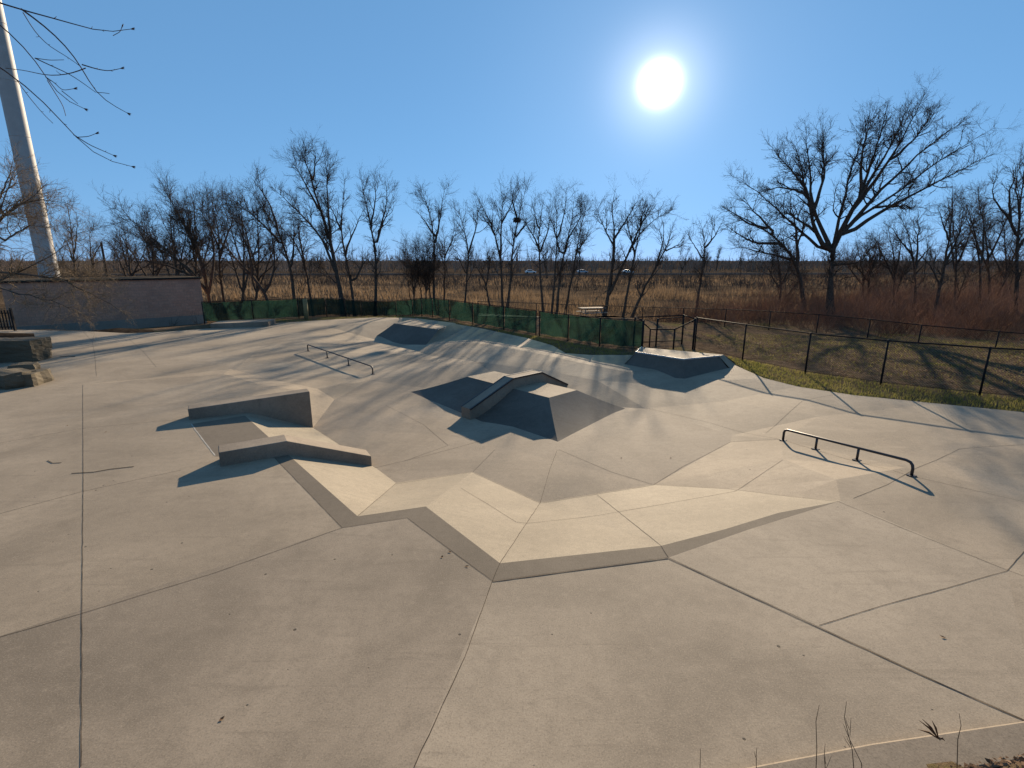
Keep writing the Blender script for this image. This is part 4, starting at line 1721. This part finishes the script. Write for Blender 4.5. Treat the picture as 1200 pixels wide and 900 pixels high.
T(41.9, [(5.5, [(708, 372), (716, 325), (722, 275), (714, 240), (720, 224)]), (5, [(712, 350), (726, 315), (747, 270), (770, 252), (786, 246)]), (3.5, [(735, 295), (750, 262), (766, 232)]), (3, [(722, 275), (738, 250), (748, 228)]),
         (2.5, [(720, 290), (706, 262), (702, 240)])],
  'bare tree forking into a wide V near its base right of the utility pole', 18, fine=1.4)
T(41.2, [(4, [(729, 374), (742, 307), (750, 265), (757, 232)]), (3, [(744, 300), (738, 270), (734, 245)]), (2.5, [(750, 265), (762, 246)])],
  'slender bare tree inside the crown of the wide V tree', 19, fine=1.2)
T(40.5, [(4.5, [(738, 375), (752, 345), (767, 316), (786, 285), (792, 258)]), (3, [(770, 310), (778, 280), (774, 258)]), (2.5, [(780, 295), (798, 286), (806, 288)])],
  'low bare tree leaning strongly right over the reeds', 21, fine=1.2)
T(41.0, [(4, [(814, 370), (822, 320), (827, 287), (820, 258)]), (3, [(827, 290), (836, 276), (842, 264)]), (2.5, [(824, 305), (812, 285), (806, 270)])],
  'lone slender bare tree between the gate and the great oak', 22, fine=1.2)
# the great tree on the right and its neighbour
T(34.5, [(14, [(972, 378), (972, 330), (973, 293), (971, 285)]),
         (6.5, [(968, 297), (944, 267), (934, 222), (902, 198), (878, 172)]), (6.5, [(970, 290), (956, 243), (962, 193), (965, 130)]),
         (7.5, [(975, 290), (988, 253), (1002, 228), (1028, 180), (1050, 126)]), (5.5, [(992, 248), (1020, 212), (1047, 177), (1068, 135), (1084, 106)]),
         (6, [(982, 277), (1010, 240), (1034, 213), (1075, 172), (1118, 142)]), (6, [(984, 278), (1020, 250), (1062, 226), (1100, 205), (1134, 186)]),
         (5, [(960, 255), (940, 215), (935, 190), (920, 165)]), (4.5, [(958, 243), (980, 200), (985, 160), (990, 135)]), (4.5, [(1002, 228), (1000, 190), (1010, 150), (1022, 132)]),
         (4, [(936, 230), (905, 222), (880, 225)]), (4, [(1040, 190), (1075, 160), (1100, 128)]), (4, [(980, 310), (1005, 308), (1032, 284)]), (5, [(972, 300), (976, 250), (984, 195), (996, 140)]), (4.5, [(966, 298), (928, 258), (896, 222), (866, 200)]), (4, [(990, 262), (1030, 235), (1080, 190), (1126, 160)]), (4, [(1000, 232), (1015, 190), (1030, 150), (1036, 122)]), (3.5, [(948, 270), (915, 250), (882, 250)]), (4, [(1010, 245), (1040, 242), (1075, 246)])],
  'great bare tree with a thick short trunk and a huge fan of limbs', 30, name='great_tree', fine=1.5, l1=(2.6, 0.7, 2.2), trop=0.1, wig=0.2, depth=0.4, mat='bark')
T(41.0, [(6, [(944, 372), (941, 330), (934, 300), (902, 268), (852, 244)]), (5, [(938, 310), (938, 255), (930, 225)]), (5, [(920, 285), (885, 285), (848, 262)]), (4.5, [(936, 305), (905, 298), (862, 288)]),
       (4, [(912, 275), (880, 240), (866, 228)]), (4, [(904, 268), (878, 262), (846, 240)]), (3.5, [(937, 290), (950, 262), (948, 240)])],
  'bare tree with drooping limbs reaching left under the great tree', 31, fine=1.6, l1=(1.4, 0.6, 2.0), trop=0.06, wig=0.2, depth=0.4)
# right side
T(33.0, [(5, [(1090, 385), (1098, 345), (1106, 300), (1110, 262), (1109, 215)]), (3.5, [(1104, 310), (1120, 275), (1124, 240)]), (3, [(1108, 285), (1094, 258), (1085, 240)]), (3, [(1100, 335), (1086, 310), (1070, 296)])],
  'straight dark bare tree right of the great tree in the thicket', 32, fine=1.4, wig=0.2)
T(43.0, [(4, [(1072, 375), (1073, 320), (1066, 282), (1052, 250)]), (3.5, [(1073, 315), (1082, 275), (1086, 245)]), (3, [(1070, 300), (1048, 280), (1034, 262)]), (3, [(1073, 310), (1096, 285)])],
  'bare tree with a broom-like crown under the right limbs of the great tree', 33, fine=1.5, wig=0.2, l1=(1.4, 0.5, 1.8))
T(41.0, [(4, [(1147, 380), (1146, 320), (1138, 280), (1120, 230)]), (3.5, [(1146, 310), (1158, 270), (1164, 240)]), (3, [(1143, 300), (1128, 275)])],
  'bare tree between the straight dark tree and the one at the right picture edge', 34, fine=1.3, wig=0.2)
T(33.0, [(6, [(1192, 372), (1190, 307), (1190, 272), (1196, 220), (1198, 178)]), (4.5, [(1190, 282), (1176, 258), (1146, 230), (1150, 196)]), (4, [(1190, 290), (1215, 250), (1230, 200)]), (3.5, [(1176, 258), (1166, 225), (1172, 195)]), (3, [(1192, 262), (1182, 220), (1180, 190)])],
  'large bare tree cut off by the right picture edge', 35, fine=1.5, wig=0.2, l1=(1.3, 0.6, 2.0))
for k_, (x_, y_, t_, lab_) in enumerate(((1048, 362, 262, 'slim tree deep in the thicket under the right tips of the great tree'), (1118, 366, 232, 'forked tree in the thicket directly right of the straight dark tree'),
                                  (1160, 368, 216, 'tall forked tree in the thicket left of the one at the picture edge'), (1176, 370, 252, 'shorter dense tree in the thicket at the right edge'),
                                  (1010, 362, 282, 'low bushy tree right beside the great trunk'), (912, 366, 290, 'low bushy tree left of the great trunk'))):
    h_ = y_ - t_
    T(44 + 2 * k_, [(3.5, [(x_, y_), (x_ + 3, y_ - 0.45 * h_), (x_ - 5, t_)]), (3, [(x_ + 1, y_ - 0.35 * h_), (x_ - 12, y_ - 0.65 * h_), (x_ - 20, t_ + 12)]), (3, [(x_ + 2, y_ - 0.4 * h_), (x_ + 14, y_ - 0.7 * h_), (x_ + 18, t_ + 6)]),
                    (2.5, [(x_, y_ - 6), (x_ + 16, y_ - 0.4 * h_), (x_ + 28, y_ - 0.62 * h_)])],
      lab_, 80 + k_, fine=1.5, l1=(2.0, 0.5, 2.0), wig=0.2, trop=0.1)
T(52.0, [(4, [(1015, 362), (1018, 320), (1030, 290)]), (3, [(1016, 330), (1002, 305)]), (2.5, [(1018, 320), (1022, 290)])],
  'small bare tree behind the great trunk on its right', 36, fine=1.2, wig=0.2)
T(50.4, [(3.5, [(86, 335), (85, 300), (80, 262), (76, 240)]), (2.5, [(85, 300), (96, 270), (100, 250)]), (2.5, [(84, 305), (72, 280)])],
  'slim bare tree behind the block building close to the white tower shaft', 37, fine=1.2)
T(53.8, [(3.5, [(112, 335), (108, 305), (104, 280), (108, 262)]), (2.5, [(108, 305), (118, 285)])],
  'small bare tree behind the block building beside the leaning pole', 38, fine=1.2)

for k_, (x_, y_, t_, lab_) in enumerate(((205, 345, 232, 'low tangled bare tree over the right half of the block building roof'), (178, 340, 246, 'low tangled bare tree over the middle of the block building roof'),
                                  (228, 350, 218, 'tangled bare tree beside the right end of the block building'), (284, 350, 224, 'tangled bare tree behind the left half of the cloth fence'),
                                  (300, 352, 236, 'short tangled bare tree behind the pale post'), (152, 338, 262, 'shortest tangled bare tree right of the leaning pole'))):
    h_ = y_ - t_
    T(52 + 2 * k_, [(3.5, [(x_, y_), (x_ + 2, y_ - 0.45 * h_), (x_ - 4, t_)]), (3, [(x_, y_ - 6), (x_ - 18, y_ - 0.5 * h_), (x_ - 34, t_ + 16)]), (3, [(x_ + 1, y_ - 8), (x_ + 16, y_ - 0.5 * h_), (x_ + 26, t_ + 12)]),
                    (2.5, [(x_, y_ - 0.3 * h_), (x_ - 12, t_ + 20), (x_ - 16, t_ + 2)]), (2.5, [(x_, y_ - 0.2 * h_), (x_ + 26, y_ - 0.4 * h_), (x_ + 40, t_ + 34)])],
      lab_, 60 + k_, fine=1.0, l1=(1.6, 0.5, 2.0), wig=0.2, trop=0.1)

far_src = [o for o in COL.objects if o.name.startswith('bare_tree') and o.parent is None and 32 < o.location.y < 50]
rf_ = np.random.default_rng(88)
for k in range(46):
    src = far_src[int(rf_.integers(len(far_src)))]
    c = src.copy()
    COL.objects.link(c)
    Yf = float(rf_.uniform(120, 330))
    xf = float(rf_.uniform(-1.05, 1.05)) * Yf
    c.location = (xf, Yf, zter(xf, Yf) - 0.1)
    c.rotation_euler = (0, 0, float(rf_.uniform(0, 6.28)))
    q = float(rf_.uniform(0.75, 1.45))
    c.scale = (q, q, q)
    c['label'] = 'small far-off bare tree standing out against the distant woods'
    c['group'] = 'far-off bare trees before the woods'
    for ch in list(src.children):
        d = ch.copy()
        COL.objects.link(d)
        d.parent = c

# near tree at the left edge: crooked limbs and drooping pale twigs over the building
T(20.5, [(6.2, [(-40, 415), (-36, 370), (-30, 320), (-20, 265), (10, 250), (48, 212)]), (3.7, [(-34, 345), (0, 325), (35, 312), (58, 293), (78, 282)]), (3.1, [(-30, 320), (0, 318), (60, 326), (128, 322)]),
         (3.7, [(-28, 300), (-5, 262), (15, 225), (30, 195)]), (3.1, [(-24, 280), (10, 240), (50, 232), (85, 240)]), (2.5, [(-30, 330), (20, 345), (60, 352), (105, 375)]), (2.5, [(10, 320), (60, 325), (110, 345), (150, 370)]),
         (2.5, [(0, 285), (30, 265), (60, 262)]), (2.5, [(-10, 240), (5, 205), (12, 180)])],
  'crooked bare tree at the left edge, its pale twigs drooping before the block building', 40, name='crooked_tree', mat='barkgrey', fine=2.0, l1=(3.6, 0.5, 1.8), cmat='barkpale', trop=0.02, wig=0.26, depth=0.35, tip=0.004)
rngp = np.random.default_rng(5)

# overhanging twigs from a tree standing left of the frame, close to the camera
ob = empty('overhanging_tree', (-5.2, 1.6, 0.8), 'nearby tree whose thin budding branches hang into the upper left corner', 'tree')
oo = np.array((-5.2, 1.6, 0.8))
MB().tube([(-5.2, 1.6, 0.3), (-5.1, 1.7, 2.0), (-5.3, 1.8, 3.6), (-5.0, 2.1, 5.4), (-5.2, 2.0, 7.2)], [0.2, 0.16, 0.14, 0.09, 0.03], 10).build('trunk', M['bark'], ob, oo, smooth=True)
YB = 3.4
twigs = [
    (2.2, [(-120, -40), (-40, -8), (0, 2), (30, 13), (80, 22), (105, 34), (122, 37), (135, 34), (143, 27)]),
    (1.6, [(20, 8), (45, 26), (72, 52), (88, 75), (100, 101), (108, 112), (125, 121), (140, 129)]),
    (1.2, [(88, 72), (105, 77), (118, 79), (132, 75)]),
    (1.0, [(92, 76), (80, 82), (62, 86), (45, 86), (28, 81), (4, 79)]),
    (1.6, [(-80, -30), (0, 28), (20, 50), (36, 64), (48, 87), (60, 110), (72, 120), (92, 125)]),
    (1.0, [(36, 66), (55, 75), (75, 84), (92, 96), (104, 105)]),
    (0.8, [(22, 12), (36, 36), (52, 52), (70, 62), (86, 74)]),
    (1.6, [(-90, 20), (0, 79), (20, 92), (42, 112), (58, 130), (80, 156), (100, 180), (120, 191), (146, 193)]),
    (1.0, [(80, 156), (98, 168), (125, 180)]),
    (0.8, [(84, 159), (96, 158), (105, 154)]),
    (0.8, [(50, 92), (62, 112), (68, 122), (71, 134)]),
    (0.8, [(48, 88), (60, 96), (66, 104), (80, 101)]),
    (0.8, [(66, 104), (76, 112), (84, 119)]),
    (0.7, [(16, 92), (30, 112), (46, 132), (57, 143)]),
    (0.7, [(36, 66), (52, 68), (68, 67)]),
    (0.6, [(105, 105), (112, 105), (119, 106)]),
    (0.6, [(122, 36), (130, 31), (132, 25)]),
]
V_, R2 = [], []
for wpx, path in twigs:
    pts = np.array([PY(a, b, YB) for a, b in path])
    lean = rngp.uniform(-0.25, 0.25)
    n = 12
    sp = smooth_path(pts, n)
    V_.append(sp)
    R2.append(np.linspace(wpx / F * YB * 0.55, 0.0016, n))
V_, R2 = np.array(V_), np.array(R2)
# gentle depth: the whole spray fans away from the trunk
for k in range(len(V_)):
    V_[k][:, 1] += 0.25 * (V_[k][:, 0] + 3.2) * 0.35
p3, r3 = grow(np.random.default_rng(3), V_, R2, 5.0, 0.1, 25, 60, 0.01, 0.035, 3, 0.1, 0.2, 0.0022, 0.0011)
V, Q = tubes([(V_, R2), (p3, r3)], 5)
raw_mesh('twigs', V, Q, M['bud'], loc=oo, parent=ob)
mb = MB()
for k, (wpx, path) in enumerate(twigs):
    if k in (0, 1, 2, 4, 7, 8, 9, 11, 16):
        e = V_[k][-1]
        d = nz(V_[k][-1] - V_[k][-2])
        mb = MB()
        for s_ in (-1, 0, 1):
            dv = nz(d + np.array([0.1, 0.1, 0.4]) * s_)
            mb.tube([e - d * 0.006, e + dv * 0.008, e + dv * 0.02], [0.0018, 0.0035, 0.0006], 6)
        mb.build('bud', M['bud'], ob, oo, smooth=True)
for pth, r_ in (([(-5.05, 2.0, 4.9), (-4.6, 2.5, 5.4), V_[0][0] + (0, 0, 0)], 0.02), ([(-5.1, 2.0, 5.1), (-4.4, 2.6, 5.2), V_[4][0]], 0.016), ([(-5.2, 1.8, 3.8), (-4.6, 2.4, 4.6), V_[7][0]], 0.016)):
    MB().tube([np.array(p, float) for p in pth], [r_ * 2, r_ * 1.2, 0.007], 7).build('bough', M['bud'], ob, oo, smooth=True)

# nest
q = PY(606, 258, 44.7)
rng = np.random.default_rng(9)
c = rng.normal(size=(260, 3))
c = nz(c) * (0.15 + 0.09 * rng.random((260, 1))) * np.array([1, 1, 0.75])
dv = nz(rng.normal(size=(260, 3)) * np.array([1, 1, 0.4])) * 0.2
pts = np.stack([c - dv, c, c + dv], 1) + q
V, Q = tubes([(pts, np.full(pts.shape[:2], 0.012))])
tag(raw_mesh('nest', V, Q, M['brushdark'], loc=q), 'round dark twig nest high in a bare tree', 'nest')

# ------------------------------------------------------------------ ground cover (uncountable)
def scatter_poly(n, pxpoly, z, rng):
    pl = np.array([P(a, b, z)[:2] for a, b in pxpoly])
    return scatter_world(n, pl, rng)


def scatter_world(n, pl, rng):
    lo, hi = pl.min(0), pl.max(0)
    res = []
    while len(res) < n:
        q = lo + (hi - lo) * rng.random(2)
        if inpoly(q[0], q[1], pl):
            res.append(q)
    return np.array(res)


def blades(name, xy, hmin, hmax, wd, mat, rng, lean=0.3, lift=0.0, skip_pave=True, vary=False):
    if skip_pave:
        xy = np.array([q for q in xy if not inpoly(q[0], q[1], outl)])
    z = np.array([zter(*q) for q in xy]) + lift
    N = len(xy)
    hgt = hmin + (hmax - hmin) * rng.random(N)
    if vary:
        hgt *= 0.62 + 0.5 * np.sin(xy[:, 0] * 0.45 + 2.2 * np.sin(xy[:, 1] * 0.23)) * np.cos(xy[:, 1] * 0.31 + xy[:, 0] * 0.12)
    a = rng.random(N) * 2 * np.pi
    la = rng.random(N) * 2 * np.pi
    ll = lean * hgt * rng.random(N)
    b = np.stack([xy[:, 0], xy[:, 1], z - 0.01], 1)
    side = np.stack([np.cos(a), np.sin(a), np.zeros(N)], 1) * wd * (0.6 + 0.8 * rng.random(N))[:, None]
    tip_ = b + np.stack([np.cos(la) * ll, np.sin(la) * ll, hgt], 1)
    midp = b * 0.5 + tip_ * 0.5 - np.stack([np.cos(la), np.sin(la), np.zeros(N)], 1) * (ll * 0.15)[:, None]
    V = np.stack([b - side, b + side, midp + side * 0.8, midp - side * 0.8, tip_ + side * 0.15, tip_ - side * 0.15], 1).reshape(-1, 3)
    o = np.arange(N)[:, None] * 6
    Q = np.concatenate([o + np.array([[0, 1, 2, 3]]), o + np.array([[3, 2, 4, 5]])])
    ob_ = raw_mesh(name, V, Q, mat)
    return tag(ob_, kind='stuff')


rng = np.random.default_rng(21)
g1_ = scatter_poly(9000, [(818, 412), (870, 420), (945, 436), (1035, 448), (1150, 461), (1300, 474), (1300, 492), (1200, 484), (1100, 474), (1000, 464), (935, 454), (895, 444), (860, 425)], 0, rng)
g2_ = scatter_poly(3500, [(560, 381), (600, 387), (632, 393), (706, 405), (750, 409), (748, 418), (700, 417), (663, 415), (640, 403), (600, 393)], 0, rng)
g3_ = scatter_poly(2500, [(320, 375), (400, 371), (480, 369), (540, 378), (560, 384), (480, 373.5), (400, 375), (320, 380)], 0, rng)
g4_ = scatter_poly(9000, [(820, 385), (1000, 388), (1300, 410), (1300, 472), (1150, 460), (1035, 447), (945, 434), (870, 419)], -0.2, rng)
blades('grass', np.concatenate([g1_, g2_, g3_, g4_]), 0.03, 0.11, 0.006, M['grass'], rng, 0.9)
g5_ = scatter_poly(9000, [(760, 376), (820, 385), (1000, 388), (1300, 410), (1300, 472), (1150, 460), (1035, 447), (945, 434), (870, 419), (820, 406)], -0.2, rng)
blades('dead_grass', g5_, 0.03, 0.13, 0.006, M['weed'], rng, 1.4)
# leaf litter: flat curled leaves
def leaves(name, xy, size, mat, rng, lift=0.012):
    N = len(xy)
    z = np.array([(zsurf(*q) if inpoly(q[0], q[1], outl) else zter(*q)) for q in xy]) + lift
    c = np.stack([xy[:, 0], xy[:, 1], z], 1)
    a = rng.random(N) * 6.28
    s_ = size * (0.5 + rng.random(N))
    u = np.stack([np.cos(a), np.sin(a), rng.normal(0, 0.25, N)], 1) * s_[:, None]
    v = np.stack([-np.sin(a), np.cos(a), rng.normal(0, 0.25, N)], 1) * s_[:, None] * 0.6
    up = np.array([0, 0, 1.0]) * (s_ * 0.35)[:, None]
    V = np.stack([c - u, c - v + up, c + u * 1.1, c + v + up], 1).reshape(-1, 3)
    Q = (np.arange(N)[:, None] * 4 + np.arange(4)[None, :])
    return tag(raw_mesh(name, V, Q, mat), kind='stuff')


lw = scatter_poly(7000, [(820, 385), (1000, 388), (1300, 410), (1300, 478), (1150, 466), (1035, 453), (945, 439), (870, 423)], -0.2, rng)
mudp = np.array([(1.2, 1.9), (1.7, 2.5), (4.0, 2.86), (7.5, 3.3), (7.5, 1.6), (3, 1.2)])
lm = scatter_world(9000, mudp, rng)
leaves('leaf_litter', lw, 0.03, M['leaf'], rng)
leaves('dead_leaves', lm, 0.017, M['leaf'], rng)
blades('dry_grass', scatter_world(2600, np.array([(1.2, 1.9), (1.9, 2.52), (4.0, 2.84), (7.5, 3.3), (7.5, 1.6), (3, 1.2)]), rng), 0.02, 0.1, 0.003, M['weed'], rng, 1.2)

# tall weed stalks on the verge
def stalk(px, pyb, pyt, Y, label, seed, kx=0.0, br=2):
    r = np.random.default_rng(seed)
    b, t = PY(px, pyb, Y), PY(px + kx, pyt, Y)
    zg = zter(b[0], Y)
    b[2] = min(b[2], zg - 0.02)
    mid = (b + t) / 2 + r.normal(0, 0.012, 3)
    mb = MB()
    mb.tube([b, b * 0.7 + mid * 0.3, mid, mid * 0.4 + t * 0.6 + r.normal(0, 0.008, 3), t], [0.003, 0.0028, 0.0024, 0.002, 0.0012], 5)
    for _ in range(br):
        f = r.uniform(0.45, 0.9)
        q0 = b + (t - b) * f
        d = np.array([r.uniform(-0.06, 0.06), r.uniform(-0.04, 0.04), r.uniform(0.05, 0.1)])
        mb.tube([q0, q0 + d * 0.6, q0 + d * 1.0 + (0, 0, 0.01)], [0.0018, 0.0014, 0.0009], 4)
    tag(mb.build('weed_stalk', M['weed'], None, (b[0], b[1], zg)), label, 'weed', 'dry weed stalks by the curb')


stalk(960, 905, 826, 2.5, 'tallest straight dry weed stalk before the left part of the curb', 1, 0, 0)
stalk(1008, 905, 822, 2.5, 'forked dry weed stalk crossing the curb right of the straight stalk', 2, -16, 3)
stalk(1018, 905, 848, 2.5, 'short crooked weed stalk beside the forked one', 3, -30, 1)
stalk(1124, 892, 836, 2.7, 'thin upright weed stalk near the right end of the curb', 4, 0, 0)
stalk(824, 905, 877, 2.55, 'stubby weed tip at the bottom edge of the picture', 5, -3, 0)
stalk(890, 905, 876, 2.55, 'short thin weed just left of the curb end', 6, -3, 1)
stalk(972, 905, 872, 2.55, 'low weed with two side shoots at the foot of the straight stalk', 7, -5, 2)
# clump of bent dry leaves on the curb
cl = PY(1100, 866, 2.85)
r = np.random.default_rng(4)
mb = MB()
for dx, dz, dy in ((-0.1, 0.12, 0.05), (-0.13, 0.05, 0.03), (-0.06, 0.14, 0.02), (-0.03, 0.03, -0.04), (-0.15, 0.14, 0.02), (0.05, -0.02, 0.0)):
    q1 = cl + np.array((dx, dy, dz)) * 0.5 + (0, 0, 0.015)
    q2 = cl + np.array((dx, dy, dz))
    mb.tube([cl, q1, q2], [0.003, 0.007, 0.001], 5)
tag(mb.build('dry_tuft', M['leaf'], None, tuple(cl)), 'brown tuft of bent dry leaves sticking up over the curb', 'weed')

# twigs and leaves lying on the slab
def twig(pxs, label, w0=0.006):
    pts = [S(*p) + (0, 0, 0.006) for p in pxs]
    mb = MB()
    mb.tube(pts, w0, 5)
    tag(mb.build('fallen_twig', M['soil'], None, tuple(pts[0])), label, 'twig')


twig([(84, 555), (110, 553.5), (130, 550), (157, 547)], 'long dark twig lying across the vertical joint on the left slab', 0.0042)
twig([(56, 540), (62, 543), (72, 542.5)], 'short bent twig left of the long dark twig', 0.004)
twig([(70, 418.5), (80, 417.5), (88, 418)], 'dark twig lying near the limestone wall', 0.012)
rl = np.random.default_rng(77)
lf = []
spots = [(79, 499, 'dead leaf near the joint crossing at the left'), (124, 506.5, 'dead leaf right of the vertical joint'), (786, 537, 'dark leaf on the bowl floor right of the pyramid'),
         (728, 537, 'small flat leaf on the bowl floor under the pyramid corner'), (1002, 484, 'tiny leaf behind the right rail'), (518, 653, 'dead leaf in the open joint above the lowest bank corner'),
         (527, 647, 'curled leaf higher up the open joint'), (547, 664, 'largest curled leaf by the lowest bank corner'), (260, 843, 'dark flat chip in the lower left slab'), (1105, 747, 'dark leaf scrap on the right slab')]
for px, py, lab in spots:
    q = S(px, py)
    a = rl.random() * 3
    s_ = 0.028
    u, v = np.array([math.cos(a), math.sin(a), 0]) * s_, np.array([-math.sin(a), math.cos(a), 0]) * s_ * 0.5
    m_ = MB()
    z_ = np.array([0, 0, 0.007])
    m_.add([q - u + z_ * 0.6, q - v + z_, q + u + z_ * 1.6, q + v + z_ * 1.2, q + z_ * 0.5], [(0, 1, 4), (1, 2, 4), (2, 3, 4), (3, 0, 4)])
    tag(m_.build('dead_leaf', M['leaf'], None, tuple(q)), lab, 'leaf', 'dead leaves on the slab')

# reeds
rr_ = np.random.default_rng(31)
rp1 = np.array([(-14, 50), (-2, 44), (10, 40), (22, 38), (40, 46), (50, 70), (20, 78), (-14, 72)])
xy = scatter_world(20000, rp1, rr_)
keep = [math.sin(q[0] * 0.35 + 2 * math.sin(q[1] * 0.2)) + 0.9 > rr_.random() * 1.2 for q in xy]
blades('reeds', xy[np.array(keep)], 0.5, 1.5, 0.024, M['reed'], rr_, 0.5, vary=True)
xy = np.concatenate([scatter_world(5000, np.array([(-60, 64), (-30, 58), (-8, 62), (-8, 85), (-60, 95)]), rr_), scatter_world(9000, np.array([(-150, 120), (-8, 100), (60, 100), (160, 120), (160, 160), (-150, 160)]), rr_)])
blades('dry_meadow', xy, 0.4, 1.2, 0.06, M['reed'], rr_, 0.5, vary=True)


def brush(name, xy, nst, hmin, hmax, mat, rng, r0=0.007, spread=0.5, tw=2.0, tl=0.9, jit=0.15, hf=0.6):
    N = len(xy) * nst
    b = np.repeat(xy, nst, 0) + rng.normal(0, jit, (N, 2))
    z = np.repeat(np.array([zter(*q) for q in xy]), nst)
    hsc = np.repeat(0.4 + 0.85 * rng.random(len(xy)) * (0.55 + 0.45 * np.sin(xy[:, 0] * hf + np.sin(xy[:, 1] * hf * 0.8) * 2)), nst)
    h_ = (hmin + (hmax - hmin) * rng.random(N)) * hsc
    d = nz(np.stack([rng.normal(0, spread, N), rng.normal(0, spread, N), np.ones(N)], 1))
    n = 5
    q = np.empty((N, n, 3))
    q[:, 0] = np.stack([b[:, 0], b[:, 1], z - 0.05], 1)
    for i in range(1, n):
        d = nz(d + UP * 0.08 + rng.normal(0, 0.13, (N, 3)))
        q[:, i] = q[:, i - 1] + d * (h_ / (n - 1))[:, None]
    rad = np.broadcast_to(np.linspace(r0 * 1.5, r0 * 0.5, n), (N, n)).copy()
    p2, r2 = grow(rng, q, rad, tw, 0.2, 20, 60, tl * 0.3, tl, 4, 0.05, 0.15, r0, r0 * 0.4)
    V, Q = tubes([(q, rad), (p2, r2)])
    return tag(raw_mesh(name, V, Q, mat), kind='stuff')


rb = np.random.default_rng(41)
# reddish thicket right, along the farther fence
th = np.array([(9, 36), (12, 33.5), (16, 30), (21, 24.5), (30, 21.5), (40, 20), (60, 40), (60, 62), (34, 56), (24, 48), (13, 42)])
brush('thicket', scatter_world(1700, th, rb), 9, 0.9, 3.6, M['brush'], rb, 0.007, 0.55, 2.2, 0.9, 0.4)
brush('tall_thicket', scatter_world(420, np.array([(16, 36), (24, 31), (34, 28), (60, 34), (66, 60), (40, 56), (24, 48)]), rb), 8, 2.2, 5.2, M['brush'], rb, 0.009, 0.4, 1.8, 1.1, 0.5)
th2 = np.array([(-30, 36), (-20, 35), (-8, 38), (-8, 50), (-20, 56), (-45, 50)])
brush('undergrowth', scatter_world(330, th2, rb), 6, 0.7, 2.2, M['brushdark'], rb, 0.009, 0.45, 1.5, 0.9)
# scrubby mid-distance
mdp = np.array([(-120, 90), (-20, 80), (20, 80), (60, 70), (130, 80), (220, 190), (-220, 190)])
brush('scrub', scatter_world(1700, mdp, rb), 6, 0.8, 2.6, M['brushdark'], rb, 0.03, 0.4, 1.2, 1.2, 0.9)
# far woods
fw = np.concatenate([scatter_world(480, np.array([(-420, 240), (420, 240), (600, 420), (-600, 420)]), rb), scatter_world(620, np.array([(-700, 420), (700, 420), (1100, 800), (-1100, 800)]), rb)])
brush('far_woods', fw, 12, 3.0, 12.5, M['far'], rb, 0.12, 0.25, 1.1, 3.0, 3.5, 0.035)
